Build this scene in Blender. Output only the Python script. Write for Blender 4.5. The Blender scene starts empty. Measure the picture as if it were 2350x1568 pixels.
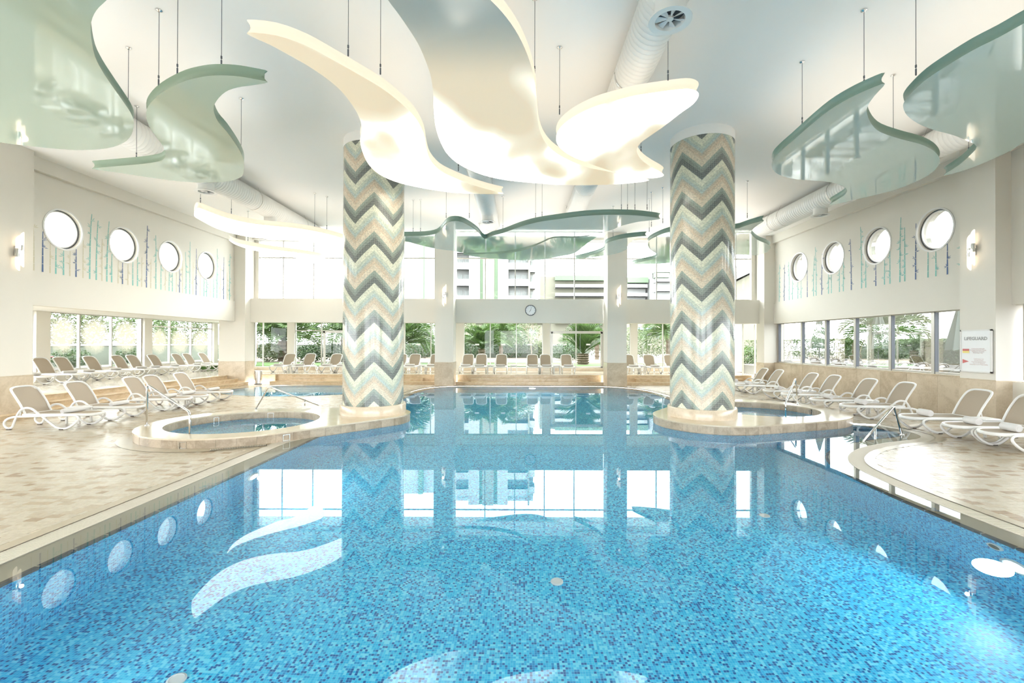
import bpy, bmesh, math, random
from math import sin, cos, pi, sqrt, atan2, radians as RAD
from mathutils import Vector, Matrix
from mathutils.geometry import tessellate_polygon
random.seed(7)
scene = bpy.context.scene
COL = scene.collection

# ------------------------------------------------------------------ camera, world, exposure
F_PX, PITCH, ROLL, CX, CY, CAMZ = 1050.0, .0053, .00296, 1192.0, 784.0, 2.0
FW = Vector((0, cos(PITCH), sin(PITCH)))
R0 = Vector((1, 0, 0)); U0 = R0.cross(FW)
RT = R0*cos(ROLL) + U0*sin(ROLL); UP = -R0*sin(ROLL) + U0*cos(ROLL)
cam = bpy.data.cameras.new('camera'); camo = bpy.data.objects.new('camera', cam)
COL.objects.link(camo); scene.camera = camo
cam.sensor_width = 36.0; cam.sensor_fit = 'HORIZONTAL'; cam.lens = 36.0*F_PX/2350
cam.shift_x = -(CX-1175)/2350; cam.shift_y = 0.0
cam.clip_start = .05; cam.clip_end = 500
camo.matrix_world = Matrix(((RT.x, UP.x, -FW.x, 0), (RT.y, UP.y, -FW.y, 0), (RT.z, UP.z, -FW.z, CAMZ), (0, 0, 0, 1)))
w = bpy.data.worlds.new('world'); scene.world = w; w.use_nodes = True
bg = w.node_tree.nodes['Background']; bg.inputs[0].default_value = (0.93, .97, 1.0, 1); bg.inputs[1].default_value = 11.0
scene.view_settings.view_transform = 'Standard'; scene.view_settings.look = 'None'
scene.view_settings.exposure = 0.36; scene.view_settings.gamma = 1.0
scene.view_settings.use_curve_mapping = False
cy_ = scene.cycles
cy_.max_bounces = 8; cy_.diffuse_bounces = 4; cy_.glossy_bounces = 3; cy_.transmission_bounces = 5
cy_.transparent_max_bounces = 12; cy_.sample_clamp_indirect = 6.0; cy_.caustics_reflective = False
cy_.caustics_refractive = True; cy_.use_denoising = True; cy_.use_light_tree = False

# ray helpers: real places measured from the photograph
def ray(px, py): return FW*F_PX + RT*(px-CX) - UP*(py-CY)
def G(px, py, z=0.0):
    g = ray(px, py); t = (z-CAMZ)/g.z
    return Vector((g.x*t, g.y*t, z))
def YP(px, py, Y):
    g = ray(px, py); t = Y/g.y
    return Vector((g.x*t, Y, CAMZ+g.z*t))

# room measures (metres)
WL, WR, YB, ZC = -13.75, 12.3, 22.45, 7.25      # left wall, right wall, back fascia, ceiling
TZ = .45                                         # raised terrace
YF = -3.0                                        # wall behind the camera
ZP = 5.9                                         # underside of hanging panels
WATER_D = -1.4

# ------------------------------------------------------------------ materials
def mat(name):
    m = bpy.data.materials.new(name); m.use_nodes = True
    nt = m.node_tree; p = nt.nodes['Principled BSDF']; return m, nt, p
def N(nt, t, **kw):
    n = nt.nodes.new(t)
    for k, v in kw.items(): setattr(n, k, v)
    return n
def L(nt, a, b): nt.links.new(a, b)
def math_(nt, op, a, b=None):
    n = N(nt, 'ShaderNodeMath', operation=op)
    for i, v in enumerate((a, b)):
        if v is None: continue
        if isinstance(v, (int, float)): n.inputs[i].default_value = v
        else: L(nt, v, n.inputs[i])
    return n.outputs[0]
def simple(name, col, rough=.5, metal=0., spec=.5, noise=0., nscale=3., bump=0., bscale=60., coat=0.):
    m, nt, p = mat(name)
    p.inputs['Base Color'].default_value = (*col, 1); p.inputs['Roughness'].default_value = rough
    p.inputs['Metallic'].default_value = metal; p.inputs['Specular IOR Level'].default_value = spec
    if coat: p.inputs['Coat Weight'].default_value = coat; p.inputs['Coat Roughness'].default_value = .05
    if noise or bump:
        tc = N(nt, 'ShaderNodeTexCoord')
    if noise:
        nz = N(nt, 'ShaderNodeTexNoise'); nz.inputs['Scale'].default_value = nscale; nz.inputs['Detail'].default_value = 4
        L(nt, tc.outputs['Object'], nz.inputs['Vector'])
        mx = N(nt, 'ShaderNodeMix', data_type='RGBA')
        mx.inputs[6].default_value = (*[c*(1-noise) for c in col], 1); mx.inputs[7].default_value = (*[min(1, c*(1+noise)) for c in col], 1)
        L(nt, nz.outputs['Fac'], mx.inputs[0]); L(nt, mx.outputs[2], p.inputs['Base Color'])
    if bump:
        nb = N(nt, 'ShaderNodeTexNoise'); nb.inputs['Scale'].default_value = bscale
        L(nt, tc.outputs['Object'], nb.inputs['Vector'])
        b = N(nt, 'ShaderNodeBump'); b.inputs['Strength'].default_value = bump; b.inputs['Distance'].default_value = .01
        L(nt, nb.outputs['Fac'], b.inputs['Height']); L(nt, b.outputs[0], p.inputs['Normal'])
    return m
M = {}
M['paint'] = simple('white_wall_paint', (.75, .715, .645), .75, noise=.02, nscale=.7)
M['ceil'] = simple('ceiling_paint', (.95, .935, .90), .8, noise=.015, nscale=.5)
M['white'] = simple('white_plastic', (.76, .75, .73), .32)
M['duct'] = simple('white_duct_metal', (.86, .86, .83), .28, coat=.3)
M['frame'] = simple('aluminium_frame', (.52, .50, .46), .38, metal=.75)
M['gasket'] = simple('dark_gasket', (.10, .11, .13), .6)
M['steel'] = simple('brushed_steel', (.62, .60, .57), .22, metal=1.)
M['chrome'] = simple('polished_steel', (.72, .72, .72), .08, metal=1.)
M['taupe'] = simple('taupe_sling', (.40, .33, .255), .8, noise=.06, nscale=120, bump=.3, bscale=500)
M['rubber'] = simple('dark_rubber', (.12, .10, .09), .7)
M['towel'] = simple('white_towel', (.74, .72, .70), .95, bump=.6, bscale=220)
M['towelin'] = simple('towel_edge', (.62, .58, .57), .95)
M['green'] = simple('mint_membrane', (.46, .58, .47), .03, spec=.8, coat=.7)
M['greenedge'] = simple('mint_edge', (.29, .385, .285), .35)
M['greenb'] = simple('aqua_mint_membrane', (.54, .70, .66), .03, spec=.8, coat=.7)
M['greenbedge'] = simple('aqua_mint_edge', (.24, .355, .29), .35)
M['black'] = simple('black_trim_tile', (.025, .03, .04), .25)
M['coping'] = simple('cream_coping_tile', (.44, .375, .27), .22, noise=.05, nscale=2)
M['grate'] = simple('cream_grate', (.56, .51, .42), .45)
M['hole'] = simple('dark_gap', (.10, .09, .07), .8)
M['ink'] = simple('grey_ink', (.38, .38, .38), .6)
M['inkblue'] = simple('blue_grey_ink', (.18, .24, .30), .4)
M['red'] = simple('red_print', (.62, .17, .16), .5)
M['yellow'] = simple('yellow_print', (.85, .72, .25), .5)
M['smallink'] = simple('faded_red_ink', (.60, .45, .44), .6)
M['teal'] = simple('teal_decal', (.20, .50, .46), .6)
M['navy'] = simple('navy_decal', (.07, .13, .28), .6)
M['sand'] = simple('sand_decal', (.60, .555, .40), .6)
M['signwhite'] = simple('sign_white', (.86, .87, .88), .25)

def marble(name, col, dark, rough=.2, scale=1.4, dist=1.6):
    m, nt, p = mat(name); tc = N(nt, 'ShaderNodeTexCoord')
    oi = N(nt, 'ShaderNodeObjectInfo')
    ad = N(nt, 'ShaderNodeVectorMath', operation='ADD'); cb = N(nt, 'ShaderNodeCombineXYZ')
    r9 = math_(nt, 'MULTIPLY', oi.outputs['Random'], 37.0)
    for i in range(3): L(nt, r9, cb.inputs[i])
    L(nt, tc.outputs['Object'], ad.inputs[0]); L(nt, cb.outputs[0], ad.inputs[1])
    n1 = N(nt, 'ShaderNodeTexNoise'); n1.inputs['Scale'].default_value = scale; n1.inputs['Detail'].default_value = 8
    n1.inputs['Distortion'].default_value = dist; L(nt, ad.outputs[0], n1.inputs['Vector'])
    n2 = N(nt, 'ShaderNodeTexNoise'); n2.inputs['Scale'].default_value = scale*14; n2.inputs['Detail'].default_value = 5
    L(nt, ad.outputs[0], n2.inputs['Vector'])
    s = math_(nt, 'ADD', math_(nt, 'MULTIPLY', n1.outputs['Fac'], .7), math_(nt, 'MULTIPLY', n2.outputs['Fac'], .3))
    s = math_(nt, 'ADD', s, math_(nt, 'MULTIPLY', math_(nt, 'SUBTRACT', oi.outputs['Random'], .5), .18))
    rp = N(nt, 'ShaderNodeValToRGB'); e = rp.color_ramp.elements
    e[0].position = .34; e[0].color = (*dark, 1); e[1].position = .62; e[1].color = (*col, 1)
    L(nt, s, rp.inputs[0]); L(nt, rp.outputs[0], p.inputs['Base Color'])
    p.inputs['Roughness'].default_value = rough
    return m
M['marble'] = marble('cream_marble', (.64, .54, .41), (.48, .385, .275))
M['marble2'] = marble('step_marble', (.66, .52, .35), (.50, .36, .21), .22, 2.2)
M['stone'] = marble('island_cladding_stone', (.48, .39, .29), (.30, .235, .165), .4, 3.0)
M['slab'] = marble('island_top_marble', (.64, .55, .42), (.55, .46, .33), .12, .8, .6)
M['terr'] = marble('terrace_marble', (.70, .64, .54), (.60, .53, .42), .10, .9, .8)

def deck_mat():
    m, nt, p = mat('travertine_deck_tile')
    at = N(nt, 'ShaderNodeAttribute', attribute_name='tone'); oi = N(nt, 'ShaderNodeObjectInfo')
    t = math_(nt, 'FRACT', math_(nt, 'ADD', at.outputs['Fac'], oi.outputs['Random']))
    rp = N(nt, 'ShaderNodeValToRGB'); e = rp.color_ramp.elements
    e[0].position = 0; e[0].color = (.50, .345, .21, 1); e[1].position = 1; e[1].color = (.83, .73, .57, 1)
    for pos, c in ((.08, (.54, .39, .25)), (.13, (.66, .53, .37)), (.24, (.74, .625, .465)), (.5, (.80, .70, .54))):
        x = e.new(pos); x.color = (*c, 1)
    L(nt, t, rp.inputs[0])
    tc = N(nt, 'ShaderNodeNewGeometry'); nz = N(nt, 'ShaderNodeTexNoise'); nz.inputs['Scale'].default_value = 22; nz.inputs['Detail'].default_value = 5
    L(nt, tc.outputs['Position'], nz.inputs['Vector'])
    mx = N(nt, 'ShaderNodeMix', data_type='RGBA', blend_type='MULTIPLY'); mx.inputs[0].default_value = .35
    L(nt, rp.outputs[0], mx.inputs[6]); L(nt, nz.outputs['Fac'], mx.inputs[7])
    hs = N(nt, 'ShaderNodeHueSaturation'); hs.inputs['Value'].default_value = .76; L(nt, mx.outputs[2], hs.inputs['Color'])
    L(nt, hs.outputs[0], p.inputs['Base Color'])
    p.inputs['Roughness'].default_value = .24
    b = N(nt, 'ShaderNodeBump'); b.inputs['Strength'].default_value = .12; b.inputs['Distance'].default_value = .01
    L(nt, nz.outputs['Fac'], b.inputs['Height']); L(nt, b.outputs[0], p.inputs['Normal'])
    return m
M['deck'] = deck_mat()
M['deckbase'] = simple('deck_bed', (.50, .42, .31), .3, noise=.06, nscale=6)

def mosaic_mat():
    m, nt, p = mat('blue_pool_mosaic')
    uv = N(nt, 'ShaderNodeUVMap', uv_map='UVMap')
    sc = N(nt, 'ShaderNodeVectorMath', operation='SCALE'); sc.inputs['Scale'].default_value = 1/.0235
    L(nt, uv.outputs[0], sc.inputs[0])
    fl = N(nt, 'ShaderNodeVectorMath', operation='FLOOR'); L(nt, sc.outputs[0], fl.inputs[0])
    fr = N(nt, 'ShaderNodeVectorMath', operation='FRACTION'); L(nt, sc.outputs[0], fr.inputs[0])
    wn = N(nt, 'ShaderNodeTexWhiteNoise', noise_dimensions='2D'); L(nt, fl.outputs[0], wn.inputs['Vector'])
    nz = N(nt, 'ShaderNodeTexNoise'); nz.inputs['Scale'].default_value = .35; nz.inputs['Detail'].default_value = 2; L(nt, uv.outputs[0], nz.inputs['Vector'])
    rp = N(nt, 'ShaderNodeValToRGB'); rp.color_ramp.interpolation = 'CONSTANT'; e = rp.color_ramp.elements
    e[0].position = 0; e[0].color = (.0, .11, .37, 1); e[1].position = .16; e[1].color = (.002, .27, .61, 1)
    for pos, c in ((.28, (.015, .47, .78)), (.55, (.05, .58, .84)), (.83, (.17, .71, .89))):
        x = e.new(pos); x.color = (*c, 1)
    L(nt, wn.outputs['Value'], rp.inputs[0])
    sx = N(nt, 'ShaderNodeSeparateXYZ'); L(nt, fr.outputs[0], sx.inputs[0])
    g = math_(nt, 'MAXIMUM', math_(nt, 'LESS_THAN', sx.outputs[0], .07), math_(nt, 'LESS_THAN', sx.outputs[1], .07))
    mx = N(nt, 'ShaderNodeMix', data_type='RGBA'); mx.inputs[7].default_value = (.26, .68, .90, 1)
    L(nt, g, mx.inputs[0]); L(nt, rp.outputs[0], mx.inputs[6]); L(nt, mx.outputs[2], p.inputs['Base Color'])
    p.inputs['Roughness'].default_value = .35
    return m
M['mosaic'] = mosaic_mat()

def column_mat(name):
    # chevron of small tiles: UV.x = arc length from a peak, UV.y = height
    m, nt, p = mat(name); T = .0226; WAVE = 2*pi*.765/5; PER = .97
    uv = N(nt, 'ShaderNodeUVMap', uv_map='UVMap')
    sc = N(nt, 'ShaderNodeVectorMath', operation='SCALE'); sc.inputs['Scale'].default_value = 1/T; L(nt, uv.outputs[0], sc.inputs[0])
    fl = N(nt, 'ShaderNodeVectorMath', operation='FLOOR'); L(nt, sc.outputs[0], fl.inputs[0])
    fr = N(nt, 'ShaderNodeVectorMath', operation='FRACTION'); L(nt, sc.outputs[0], fr.inputs[0])
    s = N(nt, 'ShaderNodeSeparateXYZ'); L(nt, fl.outputs[0], s.inputs[0])
    u = math_(nt, 'MULTIPLY', math_(nt, 'ADD', s.outputs[0], .5), T); v = math_(nt, 'MULTIPLY', math_(nt, 'ADD', s.outputs[1], .5), T)
    h = math_(nt, 'PINGPONG', u, WAVE/2)
    q = math_(nt, 'FRACT', math_(nt, 'DIVIDE', math_(nt, 'SUBTRACT', math_(nt, 'SUBTRACT', 5.43+PER*8, h), v), PER))
    wn = N(nt, 'ShaderNodeTexWhiteNoise', noise_dimensions='2D'); L(nt, fl.outputs[0], wn.inputs['Vector'])
    rp = N(nt, 'ShaderNodeValToRGB'); rp.color_ramp.interpolation = 'CONSTANT'; e = rp.color_ramp.elements
    e[0].position = 0; e[0].color = (.68, .68, .52, 1); e[1].position = .165; e[1].color = (.47, .53, .42, 1)
    for pos, c in ((.255, (.38, .47, .44)), (.345, (.48, .41, .30)), (.42, (.58, .44, .30)), (.515, (.66, .555, .41)), (.675, (.20, .26, .215)), (.75, (.135, .175, .15)), (.83, (.035, .05, .055))):
        x = e.new(pos); x.color = (*c, 1)
    L(nt, q, rp.inputs[0])
    hv = N(nt, 'ShaderNodeHueSaturation'); L(nt, rp.outputs[0], hv.inputs['Color'])
    L(nt, math_(nt, 'ADD', .78, math_(nt, 'MULTIPLY', wn.outputs['Value'], .44)), hv.inputs['Value'])
    sf = N(nt, 'ShaderNodeSeparateXYZ'); L(nt, fr.outputs[0], sf.inputs[0])
    g = math_(nt, 'MAXIMUM', math_(nt, 'LESS_THAN', sf.outputs[0], .13), math_(nt, 'LESS_THAN', sf.outputs[1], .13))
    mx = N(nt, 'ShaderNodeMix', data_type='RGBA'); mx.inputs[7].default_value = (.64, .64, .56, 1)
    L(nt, g, mx.inputs[0]); L(nt, hv.outputs[0], mx.inputs[6]); L(nt, mx.outputs[2], p.inputs['Base Color'])
    p.inputs['Roughness'].default_value = .16
    b = N(nt, 'ShaderNodeBump'); b.inputs['Strength'].default_value = .25; b.inputs['Distance'].default_value = .003; b.invert = True
    L(nt, g, b.inputs['Height']); L(nt, b.outputs[0], p.inputs['Normal'])
    return m
M['column'] = column_mat('chevron_mosaic')

def glass_mat(name, tint=(1, 1, 1), refl=1.0, fog=False):
    m = bpy.data.materials.new(name); m.use_nodes = True; nt = m.node_tree; nt.nodes.clear()
    o = N(nt, 'ShaderNodeOutputMaterial'); tr = N(nt, 'ShaderNodeBsdfTransparent'); tr.inputs[0].default_value = (*tint, 1)
    gl = N(nt, 'ShaderNodeBsdfGlossy'); gl.inputs['Roughness'].default_value = .0
    fr = N(nt, 'ShaderNodeFresnel'); fr.inputs[0].default_value = 1.45
    mx = N(nt, 'ShaderNodeMixShader'); L(nt, math_(nt, 'MULTIPLY', fr.outputs[0], refl), mx.inputs[0]); L(nt, tr.outputs[0], mx.inputs[1]); L(nt, gl.outputs[0], mx.inputs[2])
    out = mx.outputs[0]
    if fog:   # condensation with runs; dense oval patch and yellowish tone paint in sun glare
        uv = N(nt, 'ShaderNodeUVMap', uv_map='UVMap'); sp = N(nt, 'ShaderNodeSeparateXYZ'); L(nt, uv.outputs[0], sp.inputs[0])
        dx = math_(nt, 'MULTIPLY', math_(nt, 'SUBTRACT', sp.outputs[0], .5), 2.1); dy = math_(nt, 'MULTIPLY', math_(nt, 'SUBTRACT', sp.outputs[1], .62), 2.7)
        d = math_(nt, 'SQRT', math_(nt, 'ADD', math_(nt, 'MULTIPLY', dx, dx), math_(nt, 'MULTIPLY', dy, dy)))
        nz = N(nt, 'ShaderNodeTexNoise'); nz.inputs['Scale'].default_value = 5; nz.inputs['Detail'].default_value = 5
        mp = N(nt, 'ShaderNodeMapping'); mp.inputs['Scale'].default_value = (6, .8, 1); L(nt, uv.outputs[0], mp.inputs[0]); L(nt, mp.outputs[0], nz.inputs['Vector'])
        d2 = math_(nt, 'ADD', d, math_(nt, 'MULTIPLY', math_(nt, 'SUBTRACT', nz.outputs['Fac'], .5), .45))
        rp = N(nt, 'ShaderNodeValToRGB'); e = rp.color_ramp.elements; e[0].position = .62; e[0].color = (.8, .8, .8, 1); e[1].position = 1.05; e[1].color = (.05, .05, .05, 1)
        L(nt, d2, rp.inputs[0])
        tl = N(nt, 'ShaderNodeBsdfTranslucent'); tl.inputs[0].default_value = (.21, .195, .145, 1)
        m2 = N(nt, 'ShaderNodeMixShader'); L(nt, rp.outputs[0], m2.inputs[0]); L(nt, out, m2.inputs[1]); L(nt, tl.outputs[0], m2.inputs[2]); out = m2.outputs[0]
    L(nt, out, o.inputs[0]); return m
M['glass'] = glass_mat('window_glass', (.97, .99, .97), .6)
M['fogglass'] = glass_mat('fogged_window_glass', (.95, .98, .95), .6, True)

def water_mat():
    m = bpy.data.materials.new('clear_pool_water'); m.use_nodes = True; nt = m.node_tree; nt.nodes.clear()
    o = N(nt, 'ShaderNodeOutputMaterial'); g = N(nt, 'ShaderNodeBsdfGlass'); g.inputs['IOR'].default_value = 1.333; g.inputs['Roughness'].default_value = 0
    g.inputs['Color'].default_value = (.93, .98, 1, 1)
    L(nt, g.outputs[0], o.inputs[0]); return m
M['water'] = water_mat()

def glow_mat(name, hot=2.0, gradient=None, lo=.43, hi=.63):
    m, nt, p = mat(name)
    p.inputs['Base Color'].default_value = (.58, .55, .48, 1); p.inputs['Roughness'].default_value = .35
    geo = N(nt, 'ShaderNodeNewGeometry')
    mp = N(nt, 'ShaderNodeMapping'); mp.inputs['Scale'].default_value = (.95, .5, 1); L(nt, geo.outputs['Position'], mp.inputs[0])
    nz = N(nt, 'ShaderNodeTexNoise'); nz.inputs['Scale'].default_value = .8; nz.inputs['Detail'].default_value = 1.5; L(nt, mp.outputs[0], nz.inputs['Vector'])
    rp = N(nt, 'ShaderNodeValToRGB'); e = rp.color_ramp.elements
    e[0].position = lo-.04; e[0].color = (.52, .37, .19, 1); e[1].position = hi-.06; e[1].color = (1, .93, .80, 1)
    L(nt, nz.outputs['Fac'], rp.inputs[0]); L(nt, rp.outputs[0], p.inputs['Emission Color'])
    sm = N(nt, 'ShaderNodeMapRange', interpolation_type='SMOOTHERSTEP'); sm.inputs['From Min'].default_value = lo; sm.inputs['From Max'].default_value = hi
    sm.inputs['To Min'].default_value = .8; sm.inputs['To Max'].default_value = hot; L(nt, nz.outputs['Fac'], sm.inputs['Value'])
    if gradient:
        sp = N(nt, 'ShaderNodeSeparateXYZ'); L(nt, geo.outputs['Position'], sp.inputs[0])
        mr = N(nt, 'ShaderNodeMapRange', interpolation_type='SMOOTHSTEP'); mr.inputs['From Min'].default_value = gradient[0]; mr.inputs['From Max'].default_value = gradient[1]
        mr.inputs['To Min'].default_value = .04; mr.inputs['To Max'].default_value = 1.0
        L(nt, sp.outputs[1], mr.inputs['Value']); L(nt, math_(nt, 'MULTIPLY', mr.outputs[0], sm.outputs[0]), p.inputs['Emission Strength'])
    else: L(nt, sm.outputs[0], p.inputs['Emission Strength'])
    return m
M['glow'] = glow_mat('glowing_membrane', 6.0)
M['glowhot'] = glow_mat('evenly_glowing_membrane', 4.2, None, .12, .34)
M['glowb'] = glow_mat('glowing_membrane_partly_lit', 6.0, (5.2, 6.9))
def emit(name, col, s):
    m, nt, p = mat(name); p.inputs['Base Color'].default_value = (*col, 1); p.inputs['Emission Color'].default_value = (*col, 1); p.inputs['Emission Strength'].default_value = s; return m
M['glowside'] = emit('glowing_edge', (1, .86, .66), .58); M['glowside'].node_tree.nodes['Principled BSDF'].inputs['Base Color'].default_value = (.5, .45, .36, 1)
M['topfill'] = emit('added_top_glow', (1, .94, .85), .45)  # unseen upward glow added to light the ceiling
M['mintfill'] = emit('added_uplight_skin', (1, .97, .92), .5)  # mint panels are no lamps; hidden emission added to brighten the ceiling
M['lamp'] = emit('opal_lamp_glass', (1, .88, .72), 1.1)
for _m in ('glowside', 'lamp'): M[_m].cycles.emission_sampling = 'NONE'
M['poollamp'] = emit('underwater_lamp', (.85, .97, 1), 5.0)

# ------------------------------------------------------------------ mesh helpers
class MB:
    def __init__(s): s.v = []; s.f = []; s.m = []; s.uv = None
    def add(s, vs, fs, mi=0):
        b = len(s.v); s.v += [tuple(x) for x in vs]; s.f += [tuple(b+i for i in f) for f in fs]; s.m += [mi]*len(fs)
    def box(s, x0, x1, y0, y1, z0, z1, mi=0):
        s.add([(x0,y0,z0),(x1,y0,z0),(x1,y1,z0),(x0,y1,z0),(x0,y0,z1),(x1,y0,z1),(x1,y1,z1),(x0,y1,z1)],
              [(0,3,2,1),(4,5,6,7),(0,1,5,4),(1,2,6,5),(2,3,7,6),(3,0,4,7)], mi)
    def sweep(s, path, prof, closed=False, up=Vector((0, 0, 1)), mi=0, cap=True):
        path = [Vector(p) for p in path]; n = len(path); k = len(prof); vs = []
        for i, p in enumerate(path):
            a = path[(i-1) % n] if closed or i > 0 else p; b = path[(i+1) % n] if closed or i < n-1 else p
            t = (b-a).normalized(); sd = t.cross(up)
            if sd.length < 1e-4: sd = t.cross(Vector((1, 0, 0)))
            sd.normalize(); u = sd.cross(t)
            for q in prof: vs.append(p + sd*q[0] + u*q[1])
        fs = []
        for i in range(n if closed else n-1):
            j = (i+1) % n
            for c in range(k):
                d = (c+1) % k; fs.append((i*k+c, i*k+d, j*k+d, j*k+c))
        if cap and not closed: fs += [tuple(range(k-1, -1, -1)), tuple((n-1)*k+c for c in range(k))]
        s.add(vs, fs, mi)
    def tube(s, path, r, n=8, closed=False, mi=0, up=Vector((0, 0, 1))):
        s.sweep(path, [(r*cos(2*pi*i/n), r*sin(2*pi*i/n)) for i in range(n)], closed, up, mi)
    def lathe(s, prof, c=(0, 0, 0), n=24, mi=0, cap0=False, cap1=False):
        vs = []; k = len(prof)
        for i in range(n):
            a = 2*pi*i/n
            for r, z in prof: vs.append((c[0]+r*cos(a), c[1]+r*sin(a), c[2]+z))
        fs = []
        for i in range(n):
            j = (i+1) % n
            for q in range(k-1): fs.append((i*k+q, j*k+q, j*k+q+1, i*k+q+1))
        if cap0: fs.append(tuple(i*k for i in range(n-1, -1, -1)))
        if cap1: fs.append(tuple(i*k+k-1 for i in range(n)))
        s.add(vs, fs, mi)
    def poly(s, loops, z, mi=0, flip=False):
        ls = [[Vector((p[0], p[1], 0)) for p in lp] for lp in loops]
        tris = tessellate_polygon(ls); vs = [p for lp in ls for p in lp]
        fs = []
        for t in tris:
            a, b, c = (vs[i] for i in t); up = (b-a).cross(c-a).z > 0
            fs.append(tuple(t) if up != flip else tuple(reversed(t)))
        s.add([(p.x, p.y, z) for p in vs], fs, mi)
    def wall(s, loop, z0, z1, closed=True, inward=True, mi=0):
        n = len(loop); vs = [(p[0], p[1], z0) for p in loop]+[(p[0], p[1], z1) for p in loop]; fs = []
        for i in range(n if closed else n-1):
            j = (i+1) % n; f = (i, j, n+j, n+i); fs.append(tuple(reversed(f)) if inward else f)
        s.add(vs, fs, mi)
    def build(s, name, mats, parent=None, smooth=False, loc=(0, 0, 0), rot=0.0, uvf=None):
        me = bpy.data.meshes.new(name); me.from_pydata(s.v, [], s.f)
        mats = mats if isinstance(mats, (list, tuple)) else [mats]
        for m in mats: me.materials.append(M[m] if isinstance(m, str) else m)
        if len(mats) > 1: me.polygons.foreach_set('material_index', s.m)
        if smooth: me.polygons.foreach_set('use_smooth', [True]*len(me.polygons))
        if uvf:
            ul = me.uv_layers.new(name='UVMap')
            for lp in me.loops: pass
            data = []
            for poly in me.polygons:
                for li in poly.loop_indices: data += list(uvf(Vector(me.vertices[me.loops[li].vertex_index].co), poly.normal))
            ul.data.foreach_set('uv', data)
        me.update()
        o = bpy.data.objects.new(name, me); COL.objects.link(o); o.location = loc; o.rotation_euler = (0, 0, rot)
        if parent: o.parent = parent
        return o
def autosmooth(o, ang=40):
    me = o.data
    me.polygons.foreach_set('use_smooth', [True]*len(me.polygons))
    try: me.set_sharp_from_angle(angle=RAD(ang))
    except Exception: pass
    return o
def empty(name, loc=(0, 0, 0), rz=0.0):
    o = bpy.data.objects.new(name, None); COL.objects.link(o); o.location = loc; o.rotation_euler = (0, 0, rz); o.empty_display_size = .1; return o
def tag(o, label, cat, group=None, kind=None):
    o['label'] = label; o['category'] = cat
    if group: o['group'] = group
    if kind: o['kind'] = kind
    return o
def struct(o, label=None):
    o['kind'] = 'structure'
    if label: o['label'] = label
    return o
def kids(o): return [c for c in bpy.data.objects if c.parent == o]
def copy_tree(o, parent=None, children=None):
    c = o.copy(); COL.objects.link(c); c.parent = parent
    for ch in (children if children is not None else kids(o)): copy_tree(ch, c)
    return c
def bevel_box(mb, x0, x1, y0, y1, z0, z1, b=.01, mi=0):
    # box with chamfered vertical and top edges
    q = [(x0+b,y0),(x1-b,y0),(x1,y0+b),(x1,y1-b),(x1-b,y1),(x0+b,y1),(x0,y1-b),(x0,y0+b)]
    i_ = [(max(x0+b,min(x1-b,x)), max(y0+b,min(y1-b,y))) for x, y in q]
    vs = [(x,y,z0) for x,y in q]+[(x,y,z1-b) for x,y in q]+[(x,y,z1) for x,y in i_]
    fs = [tuple(range(7,-1,-1))]+[(i,(i+1)%8,8+(i+1)%8,8+i) for i in range(8)]+[(8+i,8+(i+1)%8,16+(i+1)%8,16+i) for i in range(8)]+[tuple(range(16,24))]
    mb.add(vs, fs, mi)
def circle(cx, cy, r, n=48, a0=0): return [(cx+r*cos(a0+2*pi*i/n), cy+r*sin(a0+2*pi*i/n)) for i in range(n)]
def hull(pts):
    pts = sorted(set((round(a, 5), round(b, 5)) for a, b in pts))
    def half(ps):
        h = []
        for p in ps:
            while len(h) >= 2 and (h[-1][0]-h[-2][0])*(p[1]-h[-2][1])-(h[-1][1]-h[-2][1])*(p[0]-h[-2][0]) <= 0: h.pop()
            h.append(p)
        return h
    a = half(pts); b = half(pts[::-1]); return a[:-1]+b[:-1]
def catmull(pts, sub=6, closed=False):
    P = [Vector((*p, 0)) if len(p) == 2 else Vector(p) for p in pts]; n = len(P); out = []
    rng = range(n if closed else n-1)
    for i in rng:
        p0 = P[(i-1) % n] if closed or i > 0 else P[0]; p1 = P[i]; p2 = P[(i+1) % n]; p3 = P[(i+2) % n] if closed or i < n-2 else P[-1]
        for k in range(sub):
            t = k/sub
            out.append(.5*((2*p1)+(p2-p0)*t+(2*p0-5*p1+4*p2-p3)*t*t+(3*p1-p0-3*p2+p3)*t**3))
    if not closed: out.append(P[-1])
    return out
def offset_loop(lp, ws):
    n = len(lp); out = []
    for i in range(n):
        a, p, b = Vector(lp[i-1]), Vector(lp[i]), Vector(lp[(i+1) % n])
        t1 = (p-a).normalized(); t2 = (b-p).normalized()
        n1 = Vector((t1.y, -t1.x)); n2 = Vector((t2.y, -t2.x)); m = (n1+n2)
        m = m.normalized() if m.length > .1 else n1
        out.append(tuple(p + m*(ws[i]/max(.55, m.dot(n1)))))
    return out
def inside(p, lp):
    x, y = p; c = False; j = len(lp)-1
    for i in range(len(lp)):
        xi, yi = lp[i]; xj, yj = lp[j]
        if (yi > y) != (yj > y) and x < (xj-xi)*(y-yi)/(yj-yi)+xi: c = not c
        j = i
    return c
def planar_uv(co, nr): return (co.x, co.y)

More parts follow.
